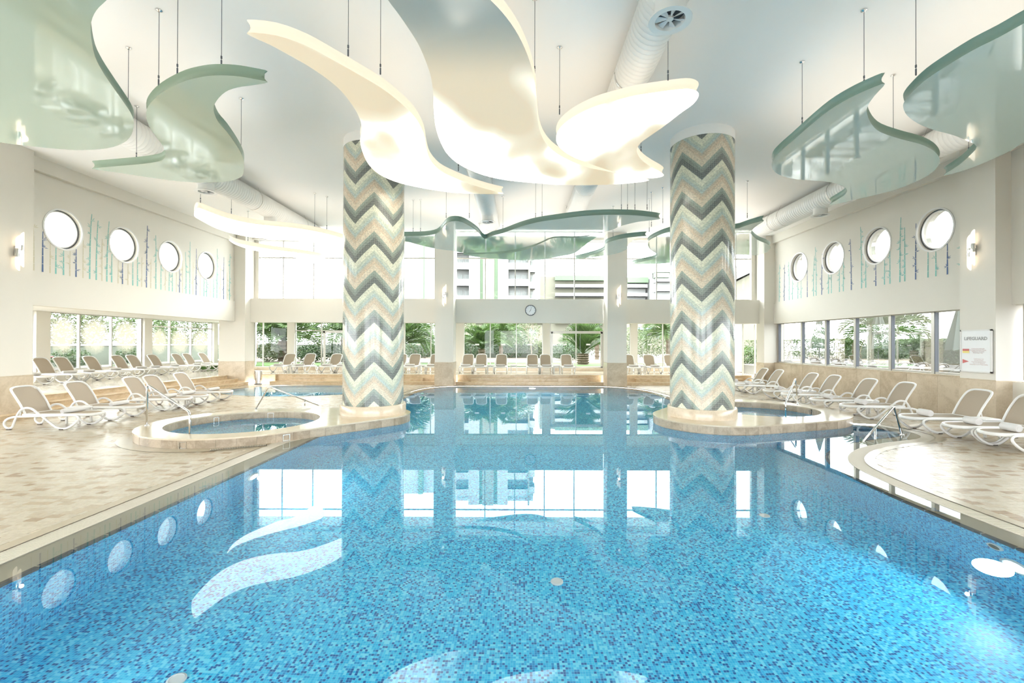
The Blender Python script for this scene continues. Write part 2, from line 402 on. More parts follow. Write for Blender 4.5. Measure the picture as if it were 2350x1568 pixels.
# ------------------------------------------------------------------ pool outlines
bw = []                                           # (x, y, coping width, grate outer width)
def seg(pts, w1=.38, w2=.62, smooth=False):
    ps = [(p.x, p.y) for p in catmull(pts, 4)] if smooth else pts
    for p in ps: bw.append((p[0], p[1], w1, w2))
seg([(-4.3, -2), (4.94, -2), (4.94, 1.5)])
seg([(4.94, 5.0), (4.95, 5.9), (5.02, 6.7), (5.16, 7.5), (5.42, 8.1), (5.85, 8.65), (6.5, 9.2), (7.4, 9.68)], .34, .56, True)
seg([(8.25, 10.0), (8.55, 10.25), (8.66, 10.7), (8.55, 11.2)], .34, .56, True)
seg([(8.2, 11.6), (7.6, 11.4), (6.2, 11.1), (5.1, 11.7), (4.9, 12.8), (5.0, 13.5)], .08, .12)
seg([(5.4, 15.2)])
seg([(5.42, 17.4), (5.32, 18.9), (5.05, 20.0), (4.55, 20.8), (3.8, 21.22), (3.0, 21.3)], .3, .5, True)
seg([(-2.2, 21.3), (-3.0, 21.2), (-3.65, 20.75), (-4.02, 19.9), (-4.18, 18.7), (-4.2, 17.0)], .3, .5, True)
seg([(-4.2, 14.9)], .3, .5)
seg([(-4.2, 13.2), (-4.3, 9.9)], .08, .12)
seg([(-4.3, 9.3)])
B = [(a, b) for a, b, _, _ in bw]
C = offset_loop(B, [x[2] for x in bw]); O = offset_loop(B, [x[3] for x in bw])
KB = [(-9.3+3.2*cos(t), 19.55+2.25*sin(t)) for t in [2*pi*i/48 for i in range(48)]]
KC = [(-9.3+3.5*cos(t), 19.55+2.5*sin(t)) for t in [2*pi*i/48 for i in range(48)]]
JL, JR = (-6.3, 10.6, 1.55), (6.75, 12.95, 1.5)
CLX, CRX = (-3.82, 12.0), (4.62, 11.6)
HL = hull(circle(-6.3, 10.6, 2.02, 64)+circle(-3.82, 11.82, .98, 40))
HR = hull(circle(6.75, 12.9, 2.15, 64)+circle(4.85, 11.52, 1.42, 48))
jl_in = circle(*JL[:2], JL[2], 56); jr_in = circle(*JR[:2], JR[2], 56)

# ------------------------------------------------------------------ floor (deck) with tiles
mb = MB(); DX0, DX1, DY1 = -13.05, WR+.3, YB-.1
mb.poly([[(DX0, YF), (DX1, YF), (DX1, DY1), (DX0, DY1)], O, KC, circle(*JL[:2], JL[2]+.04, 56), circle(*JR[:2], JR[2]+.04, 56)], .004)
floor = struct(mb.build('floor', 'deckbase'), 'cream travertine mosaic deck around the pool')
HLo = offset_loop(HL, [.08]*len(HL)); HRo = offset_loop(HR, [.02]*len(HR)); Oo = offset_loop(O, [.015]*len(O)); KCo = [(-9.3+3.52*cos(t), 19.55+2.52*sin(t)) for t in [2*pi*i/48 for i in range(48)]]
def bbox(lp): return min(p[0] for p in lp), max(p[0] for p in lp), min(p[1] for p in lp), max(p[1] for p in lp)
holes = [(lp, bbox(lp)) for lp in (Oo, KCo, HLo, HRo)]
def on_deck(x, y):
    for lp, (a, b, c, d) in holes:
        if a < x < b and c < y < d and inside((x, y), lp): return False
    return True
tiles = []; rt = random.Random(3); y = 3.0; ROW = .105
while y < 22.2:
    x = DX0+.05+rt.random()*.1
    while x < WR-.2:
        l = rt.choice((.105, .16, .16, .22, .26))
        ok = True
        if x < 1192/1050*-1*(y+.6)-.6 or x > 1158/1050*(y+.6)+.6: ok = False
        if ok and all(on_deck(a, b) for a, b in ((x, y), (x+l, y), (x, y+ROW), (x+l, y+ROW))): tiles.append((x, y, l))
        x += l
    y += ROW
def tile_geo(mb, x, y, l, z=.009, g=.0012, c=.0016):
    x0, x1, y0, y1 = x+g, x+l-g, y+g, y+ROW-g
    mb.add([(x0,y0,.002),(x1,y0,.002),(x1,y1,.002),(x0,y1,.002),(x0+c,y0+c,z),(x1-c,y0+c,z),(x1-c,y1-c,z),(x0+c,y1-c,z)],
           [(4,5,6,7),(0,1,5,4),(1,2,6,5),(2,3,7,6),(3,0,4,7)])
def seen(t):
    px = CX+F_PX*(t[0]+t[2]/2)/t[1]; return 0 < px < 2350
order = sorted((i for i in range(len(tiles)) if seen(tiles[i])), key=lambda i: tiles[i][1]/sqrt(tiles[i][2]))
near = set(order[:300]); protos = {}
for i in order[:300]:
    x, y, l = tiles[i]
    if l not in protos:
        m2 = MB(); tile_geo(m2, 0, 0, l); protos[l] = m2.build('tile', 'deck', floor)
        o = protos[l]
    else:
        o = protos[l].copy(); COL.objects.link(o); o.parent = floor
    o.location = (x, y, 0)
mb = MB(); tone = []
for i, t in enumerate(tiles):
    if i in near: continue
    tile_geo(mb, *t); tone += [random.random()]*5
o = mb.build('tile_field', 'deck', floor); o['kind'] = 'stuff'
a = o.data.attributes.new('tone', 'FLOAT', 'FACE'); a.data.foreach_set('value', tone)

# ------------------------------------------------------------------ pool basin, coping, trim, grate, water
def wall_uv_builder(loop, z0, z1, inward):
    mb = MB(); n = len(loop); s = 0; uvs = []
    for i in range(n):
        j = (i+1) % n; a, b = Vector(loop[i]), Vector(loop[j]); d = (b-a).length
        mb.add([(a.x, a.y, z0), (b.x, b.y, z0), (b.x, b.y, z1), (a.x, a.y, z1)], [(3, 2, 1, 0) if inward else (0, 1, 2, 3)])
        q = [(s, z0), (s+d, z0), (s+d, z1), (s, z1)]
        uvs += (q[::-1] if inward else q); s += d
    return mb, uvs
def set_uv(o, uvs):
    ul = o.data.uv_layers.new(name='UVMap'); ul.data.foreach_set('uv', [c for q in uvs for c in q])
basin = empty('swimming_pool'); struct(basin, 'blue mosaic swimming pool basin between two stone islands')
mb = MB(); mb.poly([B], WATER_D); mb.build('pool_floor', 'mosaic', basin, uvf=planar_uv)
mb, uvs = wall_uv_builder(B, WATER_D, -.03, True); o = mb.build('pool_wall', 'mosaic', basin); set_uv(o, uvs)
def band(loopa, loopb, za, zb, name, m, parent):
    mb = MB(); n = len(loopa)
    for i in range(n):
        j = (i+1) % n
        mb.add([(*loopa[i], za), (*loopa[j], za), (*loopb[j], zb), (*loopb[i], zb)], [(0, 3, 2, 1)])
    o = mb.build(name, m, parent)
    return o
# coping: pieces about 1.1 m long
def resample(loop, step, i0=0, i1=None, closed=False):
    pts = [Vector(p) for p in loop]; acc = [0.]
    for a, b in zip(pts, pts[1:]): acc.append(acc[-1]+(b-a).length)
    out = []; t = 0; k = 0
    while t < acc[-1]:
        while acc[k+1] < t: k += 1
        f = (t-acc[k])/(acc[k+1]-acc[k]); out.append((k, f)); t += step
    return out, acc[-1]
def lerp2(loop, k, f): a, b = Vector(loop[k]), Vector(loop[k+1]); return a.lerp(b, f)
SEGS = []                                   # runs of boundary in sight, as index ranges of B
nB = len(B)
i_r0 = 2; i_r1 = next(i for i, p in enumerate(B) if p == (8.2, 11.6))
i_f0 = next(i for i, p in enumerate(B) if p == (5.4, 15.2)); i_f1 = next(i for i, p in enumerate(B) if p == (-4.2, 14.9))
i_l0 = next(i for i, p in enumerate(B) if p == (-4.3, 9.9))
RUNS = [list(range(i_r0, i_r1)), list(range(i_f0, i_f1+1)), [i_l0, i_l0+1, 0]]
random.seed(5)
for run in RUNS:
    lb = [B[i] for i in run]; lc = [C[i] for i in run]
    sm, tot = resample(lb, 1.05)
    sm.append((len(lb)-2, 1.0))
    for (k0, f0), (k1, f1) in zip(sm, sm[1:]):
        st = [(k0, f0)]+[(k, 0.) for k in range(k0+1, k1+1) if (k, 0.) != (k1, f1)]+[(k1, f1)]
        pa = [lerp2(lb, *s) for s in st]; pc = [lerp2(lc, *s) for s in st]
        mb = MB(); n = len(st)
        mb.add([(p.x, p.y, -.03) for p in pa]+[(p.x, p.y, -.022) for p in pc]+[(p.x, p.y, -.09) for p in pa]+[(p.x, p.y, -.09) for p in pc],
               [(i, n+i, n+i+1, i+1)[::-1] if 0 else (i, i+1, n+i+1, n+i)[::-1] for i in range(n-1)]+[(2*n+i, 2*n+i+1, i+1, i) for i in range(n-1)]+[(0, n, 3*n, 2*n), (n-1, 3*n-1, 4*n-1, 2*n-1)])
        mb.build('coping_slab', 'coping', basin)
    # black trim pieces
    sm, tot = resample(lb, .34); sm.append((len(lb)-2, 1.0))
    for (k0, f0), (k1, f1) in zip(sm, sm[1:]):
        a, b = lerp2(lb, k0, f0), lerp2(lb, k1, f1); d = (b-a)
        if d.length < .05: continue
        t = d.normalized(); nn = Vector((t.y, -t.x)); a = a+t*.008; b = b-t*.008
        mb = MB(); mb.add([(a.x-nn.x*.004, a.y-nn.y*.004, -.10), (b.x-nn.x*.004, b.y-nn.y*.004, -.10), (b.x-nn.x*.004, b.y-nn.y*.004, -.026), (a.x-nn.x*.004, a.y-nn.y*.004, -.026), (b.x+nn.x*.04, b.y+nn.y*.04, -.022), (a.x+nn.x*.04, a.y+nn.y*.04, -.022)],
                          [(3, 2, 1, 0), (2, 3, 5, 4)])
        mb.build('trim_tile', 'black', basin)
band(B, C, -.1, -.1, 'coping_bed', 'coping', basin)
band(C, O, -.06, -.06, 'gutter_channel', 'hole', basin)
mb = MB()
for run in (RUNS[0], RUNS[2]):
    lc = [C[i] for i in run]; lo = [O[i] for i in run]; sm, tot = resample(lo, .03)
    for k, f in sm:
        a = lerp2(lc, k, f); b = lerp2(lo, k, f)
        if a.y < 2.5: continue
        d = (b-a).normalized(); t = Vector((-d.y, d.x))*.0095
        mb.add([(a.x-t.x, a.y-t.y, .003), (b.x-t.x, b.y-t.y, .006), (b.x+t.x, b.y+t.y, .006), (a.x+t.x, a.y+t.y, .003), (a.x-t.x, a.y-t.y, -.04), (b.x-t.x, b.y-t.y, -.04), (b.x+t.x, b.y+t.y, -.04), (a.x+t.x, a.y+t.y, -.04)],
               [(0, 1, 2, 3), (4, 5, 1, 0), (2, 6, 7, 3), (0, 3, 7, 4)])
    for lp in (lc, lo):
        mb.sweep([(p[0], p[1], .0) for p in lp], [(-.014, .004), (.014, .004), (.014, -.06), (-.014, -.06)])
o = mb.build('gutter_grate', 'grate', basin); o['kind'] = 'stuff'
band([C[i] for i in RUNS[1]][::-1]+[O[i] for i in RUNS[1]], [O[i] for i in RUNS[1]][::-1]+[O[i] for i in RUNS[1]], .004, .004, 'far_gutter_cover', 'coping', basin)
O2 = offset_loop(O, [.15 if bw[i][3] > .3 else .0 for i in range(nB)])
band(O, O2, .0125, .0118, 'deck_border', 'coping', basin)
mb = MB(); mb.poly([C], 0.0)
o = mb.build('pool_water', 'water'); tag(o, 'still clear blue water filling the large swimming pool', 'water', kind='stuff')

kp = empty('wading_pool'); tag(kp, 'shallow oval wading pool in front of the corner steps', 'pool')
mb = MB(); mb.poly([KB], -.5); mb.build('pool_floor', 'mosaic', kp, uvf=planar_uv)
mb, uvs = wall_uv_builder(KB, -.5, -.02, True); o = mb.build('pool_wall', 'mosaic', kp); set_uv(o, uvs)
band(KB, KC, -.02, .0125, 'coping', 'coping', kp); band(KC, [(-9.3+3.68*cos(t), 19.55+2.58*sin(t)) for t in [2*pi*i/48 for i in range(48)]], .0125, .012, 'border', 'coping', kp)
mb = MB(); mb.poly([KC], 0.0)
o = mb.build('wading_pool_water', 'water'); tag(o, 'still pale blue water in the oval wading pool', 'water', kind='stuff')

# ------------------------------------------------------------------ stone islands with whirlpools
IZ = .2
def island(name, H, jin, J, label, wlabel):
    r = empty(name, (0, 0, 0)); tag(r, label, 'whirlpool')
    Hi = offset_loop(H, [-.03]*len(H)); Ho = offset_loop(H, [.012]*len(H))
    mb, uvs = wall_uv_builder(Hi, WATER_D, .02, False); o = mb.build('underwater_wall', 'mosaic', r); set_uv(o, uvs)
    mb = MB(); mb.poly([Ho, jin], IZ); mb.poly([Ho, jin], IZ-.03, flip=True); mb.wall(Ho, IZ-.03, IZ, True, False); mb.wall(jin, IZ-.03, IZ, True, True)
    mb.build('top_slab', 'slab', r)
    lp = H+[H[0]]; sm, tot = resample(lp, .34)
    sm.append((len(lp)-2, 1.))
    for (k0, f0), (k1, f1) in zip(sm, sm[1:]):
        a, b = lerp2(lp, k0, f0), lerp2(lp, k1, f1); st = [a]+[Vector(lp[k]) for k in range(k0+1, k1+1)]+[b]
        if (b-a).length < .08: continue
        mb = MB(); n = len(st); c = (b-a).normalized()*.0015; st[0] = st[0]+c; st[-1] = st[-1]-c; jit = random.uniform(-.003, .003)
        nn = Vector((c.y, -c.x)).normalized()
        of = [p+nn*jit for p in st]; ib = [p-nn*.04 for p in st]
        mb.add([(p.x, p.y, -.06) for p in of]+[(p.x, p.y, IZ-.03) for p in of]+[(p.x, p.y, IZ-.03) for p in ib]+[(p.x, p.y, -.06) for p in ib],
               [(i, i+1, n+i+1, n+i) for i in range(n-1)]+[(n-1, 4*n-1, 3*n-1, 2*n-1), (0, n, 2*n, 3*n)])
        mb.build('cladding_stone', 'stone', r)
    # whirlpool inside
    Hb = offset_loop(H, [.17]*len(H)); mb = MB(); nH = len(H)
    for i in range(nH):
        j = (i+1) % nH
        if not inside(Hb[i], O) and not inside(Hb[j], O) and not inside(H[i], O): mb.add([(*H[i], .0135), (*H[j], .0135), (*Hb[j], .0122), (*Hb[i], .0122)], [(0, 3, 2, 1)])
    mb.build('deck_border', 'coping', r)
    jo = circle(J[0], J[1], J[2]+.02, 56)
    lp = jin+[jin[0]]; sm, tot = resample(lp, .26); sm.append((len(lp)-2, 1.))
    for (k0, f0), (k1, f1) in zip(sm, sm[1:]):
        a, b = lerp2(lp, k0, f0), lerp2(lp, k1, f1)
        if (b-a).length < .06: continue
        st = [a]+[Vector(lp[k]) for k in range(k0+1, k1+1)]+[b]; c = (b-a).normalized()*.0015; st[0] = st[0]+c; st[-1] = st[-1]-c; n = len(st)
        nn = Vector((c.y, -c.x)).normalized(); ob = [p+nn*.04 for p in st]
        mb = MB(); mb.add([(p.x, p.y, -.05) for p in st]+[(p.x, p.y, IZ-.03) for p in st]+[(p.x, p.y, IZ-.03) for p in ob], [(n+i, n+i+1, i+1, i) for i in range(n-1)]+[(2*n+i, 2*n+i+1, n+i+1, n+i) for i in range(n-1)])
        mb.build('rim_stone', 'stone', r)
    mb, uvs = wall_uv_builder(jo, -.75, -.03, True); o = mb.build('whirlpool_wall', 'mosaic', r); set_uv(o, uvs)
    mb = MB(); mb.poly([jo], -.75); mb.poly([jo, circle(J[0], J[1], J[2]-.45, 56)], -.35); o = mb.build('whirlpool_floor', 'mosaic', r, uvf=planar_uv)
    mb, uvs = wall_uv_builder(circle(J[0], J[1], J[2]-.45, 56), -.75, -.35, True); o = mb.build('whirlpool_bench', 'mosaic', r); set_uv(o, uvs)
    mb = MB(); mb.poly([circle(J[0], J[1], J[2]+.01, 56)], .03)
    o = mb.build('whirlpool_water', 'water'); tag(o, wlabel, 'water', kind='stuff')
    return r
isl = island('whirlpool_island', HL, jl_in, JL, 'stone whirlpool island with the peak-fronted zigzag column and wading-pool side handrails', 'clear water in the whirlpool beside the wading pool')
isr = island('whirlpool_island', HR, jr_in, JR, 'stone whirlpool island beside the loungers along the marble wall', 'clear water in the whirlpool near the marble wall loungers')
# sloped collar of the left island on the deck + its drain grate
mb = MB(); Hc = offset_loop(HL, [.27]*len(HL)); n = len(HL)
vis = [i for i in range(n) if HL[i][0] < -4.35]
for i in range(n):
    j = (i+1) % n
    if HL[i][0] < -4.9 and HL[j][0] < -4.9 and HL[i][1] < 12: mb.add([(*HL[i], .016), (*HL[j], .016), (*Hc[j], .014), (*Hc[i], .014)], [(0, 3, 2, 1)])
mb.build('deck_collar', 'coping', isl)
mb = MB()
def drain_run(lp0, lp1, k):
    for t in range(k):
        f = t/k; a = Vector(lp0[0]).lerp(Vector(lp0[1]), f); b = Vector(lp1[0]).lerp(Vector(lp1[1]), f); d = (b-a).normalized()
        u = Vector((-d.y, d.x))*.008
        mb.add([(a.x-u.x, a.y-u.y, .022), (b.x-u.x, b.y-u.y, .022), (b.x+u.x, b.y+u.y, .022), (a.x+u.x, a.y+u.y, .022), (a.x-u.x, a.y-u.y, .014), (b.x-u.x, b.y-u.y, .014)], [(0, 1, 2, 3), (4, 5, 1, 0)], 0)
    a, b, c, d = lp0[0], lp0[1], lp1[1], lp1[0]
    mb.add([(*a, .0165), (*b, .0165), (*c, .0165), (*d, .0165)], [(0, 1, 2, 3)], 1)
drain_run(((-5.75, 8.55), (-4.95, 8.98)), ((-5.68, 8.42), (-4.88, 8.86)), 34)
drain_run(((-7.6, 12.35), (-5.9, 13.0)), ((-7.65, 12.48), (-5.95, 13.14)), 60)
o = mb.build('drain_grate', ['grate', 'hole'], isl); o['kind'] = 'stuff'
def fitting(parent, p, nrm, m, s=.085, name='water_fitting', fr='white'):
    # square recessed fitting in a wall
    nrm = Vector(nrm).normalized(); t = Vector((-nrm.y, nrm.x, 0)); u = Vector((0, 0, 1)); p = Vector(p); mb = MB()
    def q(a, b, c): return p+t*a+u*b+nrm*c
    h = s; mb.add([q(-h, -h, .012), q(h, -h, .012), q(h, h, .012), q(-h, h, .012), q(-h, -h, -.02), q(h, -h, -.02), q(h, h, -.02), q(-h, h, -.02), q(-h*.82, -h*.82, .012), q(h*.82, -h*.82, .012), q(h*.82, h*.82, .012), q(-h*.82, h*.82, .012)],
                 [(0, 1, 9, 8), (1, 2, 10, 9), (2, 3, 11, 10), (3, 0, 8, 11), (0, 4, 5, 1), (1, 5, 6, 2), (2, 6, 7, 3), (3, 7, 4, 0)], 0)
    mb.add([q(-h*.82, -h*.82, .004), q(h*.82, -h*.82, .004), q(h*.82, h*.82, -.03), q(-h*.82, h*.82, -.03)], [(0, 1, 2, 3)], 1)
    mb.build(name, [fr, m], parent)
def on_circle(c, r, a, z): return (c[0]+r*cos(a), c[1]+r*sin(a), z)
for px, py in ((430, 1023), (651, 1007)):
    g = G(px, py, .06); cands = [Vector(p) for p in HL]; k = min(range(len(HL)), key=lambda i: (cands[i]-Vector((g.x, g.y))).length); a, b = cands[k], cands[(k+1) % len(HL)]
    d = (b-a).normalized(); fitting(isl, (a.x, a.y, .075), (d.y, -d.x, 0), 'steel', .07, fr='steel')
fitting(isl, on_circle(JL, JL[2]-.0, 2.55, .08), (-cos(2.55), -sin(2.55), 0), 'hole', .06, 'skimmer', 'steel')
fitting(isl, on_circle(JL, JL[2]-.0, 1.75, .08), (-cos(1.75), -sin(1.75), 0), 'white', .075, 'skimmer')
fitting(isr, on_circle(JR, JR[2]-.0, .0, .07), (-1, 0, 0), 'hole', .07, 'skimmer', 'steel')

# ------------------------------------------------------------------ mosaic columns
def column(c, phase, label):
    r = empty('mosaic_column', (c[0], c[1], IZ)); tag(r, label, 'column')
    R = .765; n = 96; mb = MB(); mb.lathe([(R, .24), (R, 7.02-IZ)], n=n)
    o = mb.build('shaft', 'column', r, smooth=True); uv = []
    for i in range(n):
        s0, s1 = R*2*pi*i/n, R*2*pi*(i+1)/n
        uv += [(s0+phase, .24+IZ), (s1+phase, .24+IZ), (s1+phase, 7.02), (s0+phase, 7.02)]
    set_uv(o, uv)
    mb = MB(); mb.lathe([(.78, 0), (.83, 0), (.83, .215), (.815, .24), (R-.01, .24)], n=64); autosmooth(mb.build('base_ring', 'marble', r))
    mb = MB(); mb.lathe([(R+.004, 7.02-IZ), (R+.004, ZC-IZ+.02)], n=64); mb.build('plaster_collar', 'ceil', r, smooth=True)
    return r
WAVE = 2*pi*.765/5
def phase_for(c, valley):
    a = atan2(-c[1], -c[0]) % (2*pi); s = .765*a
    return (-s + (WAVE/2 if valley else 0)) % WAVE + WAVE
column(CLX, phase_for(CLX, False), 'chevron mosaic column with a zigzag peak at its front, beside the wading pool')
column(CRX, phase_for(CRX, True), 'chevron mosaic column with a zigzag valley at its front, near the marble wall')

# ------------------------------------------------------------------ ceiling, walls
mb = MB(); mb.box(-20, 16, YF-.3, 24.5, ZC, ZC+.3); struct(mb.build('ceiling', 'ceil'), 'flat white ceiling')
def holed_wall(X, y0, y1, z0, z1, holes, t, name):
    # wall in a plane of constant X with round holes; t = thickness outwards (signed)
    mb = MB(); loops = [[(y0, z0), (y1, z0), (y1, z1), (y0, z1)]]+[circle(c[0], c[1], c[2], 40) for c in holes]
    ls = [[Vector((p[0], p[1], 0)) for p in lp] for lp in loops]; tr = tessellate_polygon(ls); vs = [p for lp in ls for p in lp]
    for xx, fl in ((X, t < 0), (X+t, t > 0)):
        fs = []
        for q in tr:
            a, b, c = (vs[i] for i in q); ccw = (b-a).cross(c-a).z > 0
            fs.append(tuple(q) if ccw == fl else tuple(reversed(q)))
        mb.add([(xx, p.x, p.y) for p in vs], fs)
    for lp in loops[1:]:
        n = len(lp); mb.add([(X, *p) for p in lp]+[(X+t, *p) for p in lp], [(i, (i+1) % n, n+(i+1) % n, n+i) for i in range(n)])
    lp = loops[0]; mb.add([(X, *p) for p in lp]+[(X+t, *p) for p in lp], [(i, (i+1) % 4, 4+(i+1) % 4, 4+i) for i in range(4)])
    return mb.build(name, 'paint')
ZFL, ZFT = 3.07, 4.02
ly = [13.78+2.115*i for i in range(4)]; ry = [13.55+2.2*i for i in range(4)]
lyh = [(y, 5.40, .575) for y in ly]+[(y-10.2, 5.4, .575) for y in ly]
ryh = [(y, 5.42, .60) for y in ry]+[(y-10.2, 5.42, .60) for y in ry]
wl = struct(holed_wall(WL, YF, 22.6, ZFL, ZC, lyh, -.42, 'wall_left'), 'white wall with round windows and painted bamboo')
wr = struct(holed_wall(WR, YF, 22.6, ZFL-.05, ZC, ryh, .42, 'wall_right'), 'white wall with round windows and faint painted bamboo')
mb = MB(); mb.box(WL-.1, WL+.07, 12.45, 21.98, ZFL-.02, ZFT); mb.build('fascia', 'paint', wl)
mb = MB(); mb.box(WL-.1, WL+.07, YF, 11.55, ZFL-.02, ZFT); mb.build('fascia', 'paint', wl)
mb = MB(); mb.box(WL-.1, WL+.14, YF, 22.4, 6.86, ZC+.01); mb.build('cornice_beam', 'paint', wl)
mb = MB(); mb.box(WR-.07, WR+.1, 12.35, 22.0, ZFL-.07, ZFT-.04); mb.build('fascia', 'paint', wr)
mb = MB(); mb.box(WR+.1, WR+.5, YF, 11.45, ZFL-.07, ZFT-.04); mb.build('fascia', 'paint', wr)
mb = MB(); mb.box(WR-.14, WR+.1, YF, 22.4, 6.86, ZC+.01); mb.build('cornice_beam', 'paint', wr)
for side, X, hs, t in (('left', WL, lyh, -1), ('right', WR, ryh, 1)):
    for k, (yy, zz, rr) in enumerate(hs):
        wn = empty('window_%d' % (k+1+(20 if t > 0 else 0)), (X, yy, zz)); struct(wn, 'round porthole window with white rim')
        mb = MB()
        def ring(r0, r1, x0, x1, mi=0, n=40):
            vs = []; 
            for i in range(n):
                a = 2*pi*i/n
                for r, x in ((r0, x0), (r1, x0), (r1, x1), (r0, x1)): vs.append((x, r*cos(a), r*sin(a)))
            mb.add(vs, [(i*4+c, i*4+(c+1) % 4, ((i+1) % n)*4+(c+1) % 4, ((i+1) % n)*4+c) for i in range(n) for c in range(4)], mi)
        ring(rr-.002, rr+.045, -t*.018, t*.004); autosmooth(mb.build('rim', 'white', wn))
        mb = MB(); ring(rr-.035, rr+.0, t*.10, t*.15); autosmooth(mb.build('frame', 'gasket', wn))
        mb = MB(); ring(rr-.06, rr-.03, t*.10, t*.16); autosmooth(mb.build('inner_frame', 'white', wn))
        mb = MB(); mb.add([(t*.13, (rr-.04)*cos(2*pi*i/40), (rr-.04)*sin(2*pi*i/40)) for i in range(40)], [tuple(range(40))]); mb.build('pane', 'glass', wn)

# painted bamboo on the walls: thin flat decals
def bamboo(parent, X, sgn, y, z0, h, wd, m, rr, leafy=.6, lean=0.):
    mb = MB(); x = X-sgn*.004; n = max(4, int(h/.2)); d = rr.random()*.1
    f = lambda z: y+lean*((z-z0)/h)**3
    for i in range(n):
        a, b = z0+h*i/n+(.006 if i else 0), z0+h*(i+1)/n-.006; w0, w1 = wd*(1-.55*i/n), wd*(1-.55*(i+1)/n)
        mb.add([(x, f(a)-w0/2, a), (x, f(a)+w0/2, a), (x, f(b)+w1/2, b), (x, f(b)-w1/2, b)], [(0, 1, 2, 3)])
        if i and rr.random() < leafy:
            s = rr.choice((-1, 1))
            for an in (.2, .75, 1.3):
                l = rr.uniform(.09, .15); c0 = Vector((x, f(a)+s*wd*.4, a)); e = c0+Vector((0, s*l*cos(an), l*sin(an)*rr.choice((1, 1, -.4)))); mid = c0.lerp(e, .5); pd = Vector((0, -(e-c0).z, (e-c0).y)).normalized()*.010
                mb.add([c0, mid+pd, e, mid-pd], [(0, 1, 2, 3)])
    mb.build('bamboo_decal', m, parent)
rb = random.Random(11)
for side, X, sgn, wall, ys, y0, y1 in (('l', WL, -1, wl, ly, 12.55, 21.8), ('r', WR, 1, wr, ry, 12.5, 21.8)):
    y = y0; k = 0
    pat = ['teal', 'teal', 'sand', 'navy', 'sand', 'teal', 'teal', 'sand', 'navy', 'sand', 'teal', 'teal', 'sand']
    while y < y1:
        m = pat[k % len(pat)]; h = rb.uniform(1.6, 2.3) if m != 'sand' else rb.uniform(1.0, 1.7)
        near_w = min(ys, key=lambda c: abs(c-y)); dd = abs(near_w-y); rr_ = .64
        if dd < rr_: h = min(h, (5.41-sqrt(rr_*rr_-dd*dd))-4.03)
        else: h = min(h, 2.3)
        if side == 'l' or m != 'sand': bamboo(wall, X, sgn, y, 4.035, h, (.05 if m != 'sand' else .038), m, rb, lean=rb.uniform(-.08, .08) if h > 1.6 else 0)
        y += rb.uniform(.16, .26); k += 1

# front wall behind the camera, its openings added to let daylight in
mb = MB(); mb.box(-14.2, -8.0, YF-.4, YF, 0, ZC); mb.box(8.0, 12.8, YF-.4, YF, 0, ZC); mb.box(-8.0, 8.0, YF-.4, YF, 0, .45); mb.box(-8.0, 8.0, YF-.4, YF, 3.6, ZC)
for xx in (-2.7, 2.7): mb.box(xx-.4, xx+.4, YF-.4, YF, .45, 3.6)
struct(mb.build('wall_front', 'paint'), 'white wall with three unseen openings added for daylight')

# ------------------------------------------------------------------ square pillars
def pillar(x0, x1, y0, y1, zb, label, zt=ZC):
    r = empty('square_pillar', ((x0+x1)/2, (y0+y1)/2, zb)); tag(r, label, 'pillar')
    hx, hy = (x1-x0)/2, (y1-y0)/2; mb = MB(); mb.box(-hx, hx, -hy, hy, 1.0-zb, zt-zb); mb.build('shaft', 'paint', r)
    mb = MB(); e = .018
    bevel_box(mb, -hx-e, hx+e, -hy-e, hy+e, 0, 1.10-zb, .006); mb.build('marble_base', 'marble', r)
    mb = MB(); bevel_box(mb, -hx-e-.006, hx+e+.006, -hy-e-.006, hy+e+.006, 1.10-zb, 1.125-zb, .004); mb.build('base_cap', 'marble', r)
    return r
pillar(-14.25, -13.3, 11.57, 12.5, .0, 'square pillar with lamp at the near end of the bold bamboo wall')
pillar(11.9, 12.85, 11.43, 12.36, 0, 'square pillar carrying the lifeguard sign and a lamp')
pillar(-14.45, -13.2, 22.0, 22.75, .15, 'corner pillar behind the wading pool steps, bin at its foot')
pillar(11.77, 12.7, 22.0, 22.7, 0, 'corner pillar at the far end of the marble wall')
pillar(-4.0, -3.13, 21.65, 22.5, 0, 'lamp-bearing pillar at the pool end, on the wading pool side')
pillar(4.13, 5.03, 21.45, 22.4, 0, 'lamp-bearing pillar at the pool end, on the marble wall side')

# ------------------------------------------------------------------ back wall: fascia, upper windows
ZS = 4.19
wb = empty('wall_back', (0, YB, 0)); struct(wb, 'white back wall band with tall windows above and glazing below')
for a, b in ((-13.2, -4.0), (-3.13, 4.13), (5.03, 11.77)):
    mb = MB(); mb.box(a, b, 0, .45, 3.03, ZS); mb.build('fascia', 'paint', wb)
mb = MB(); mb.box(-13.9, 12.4, .1, .5, 7.12, ZC+.01); mb.build('lintel', 'paint', wb)
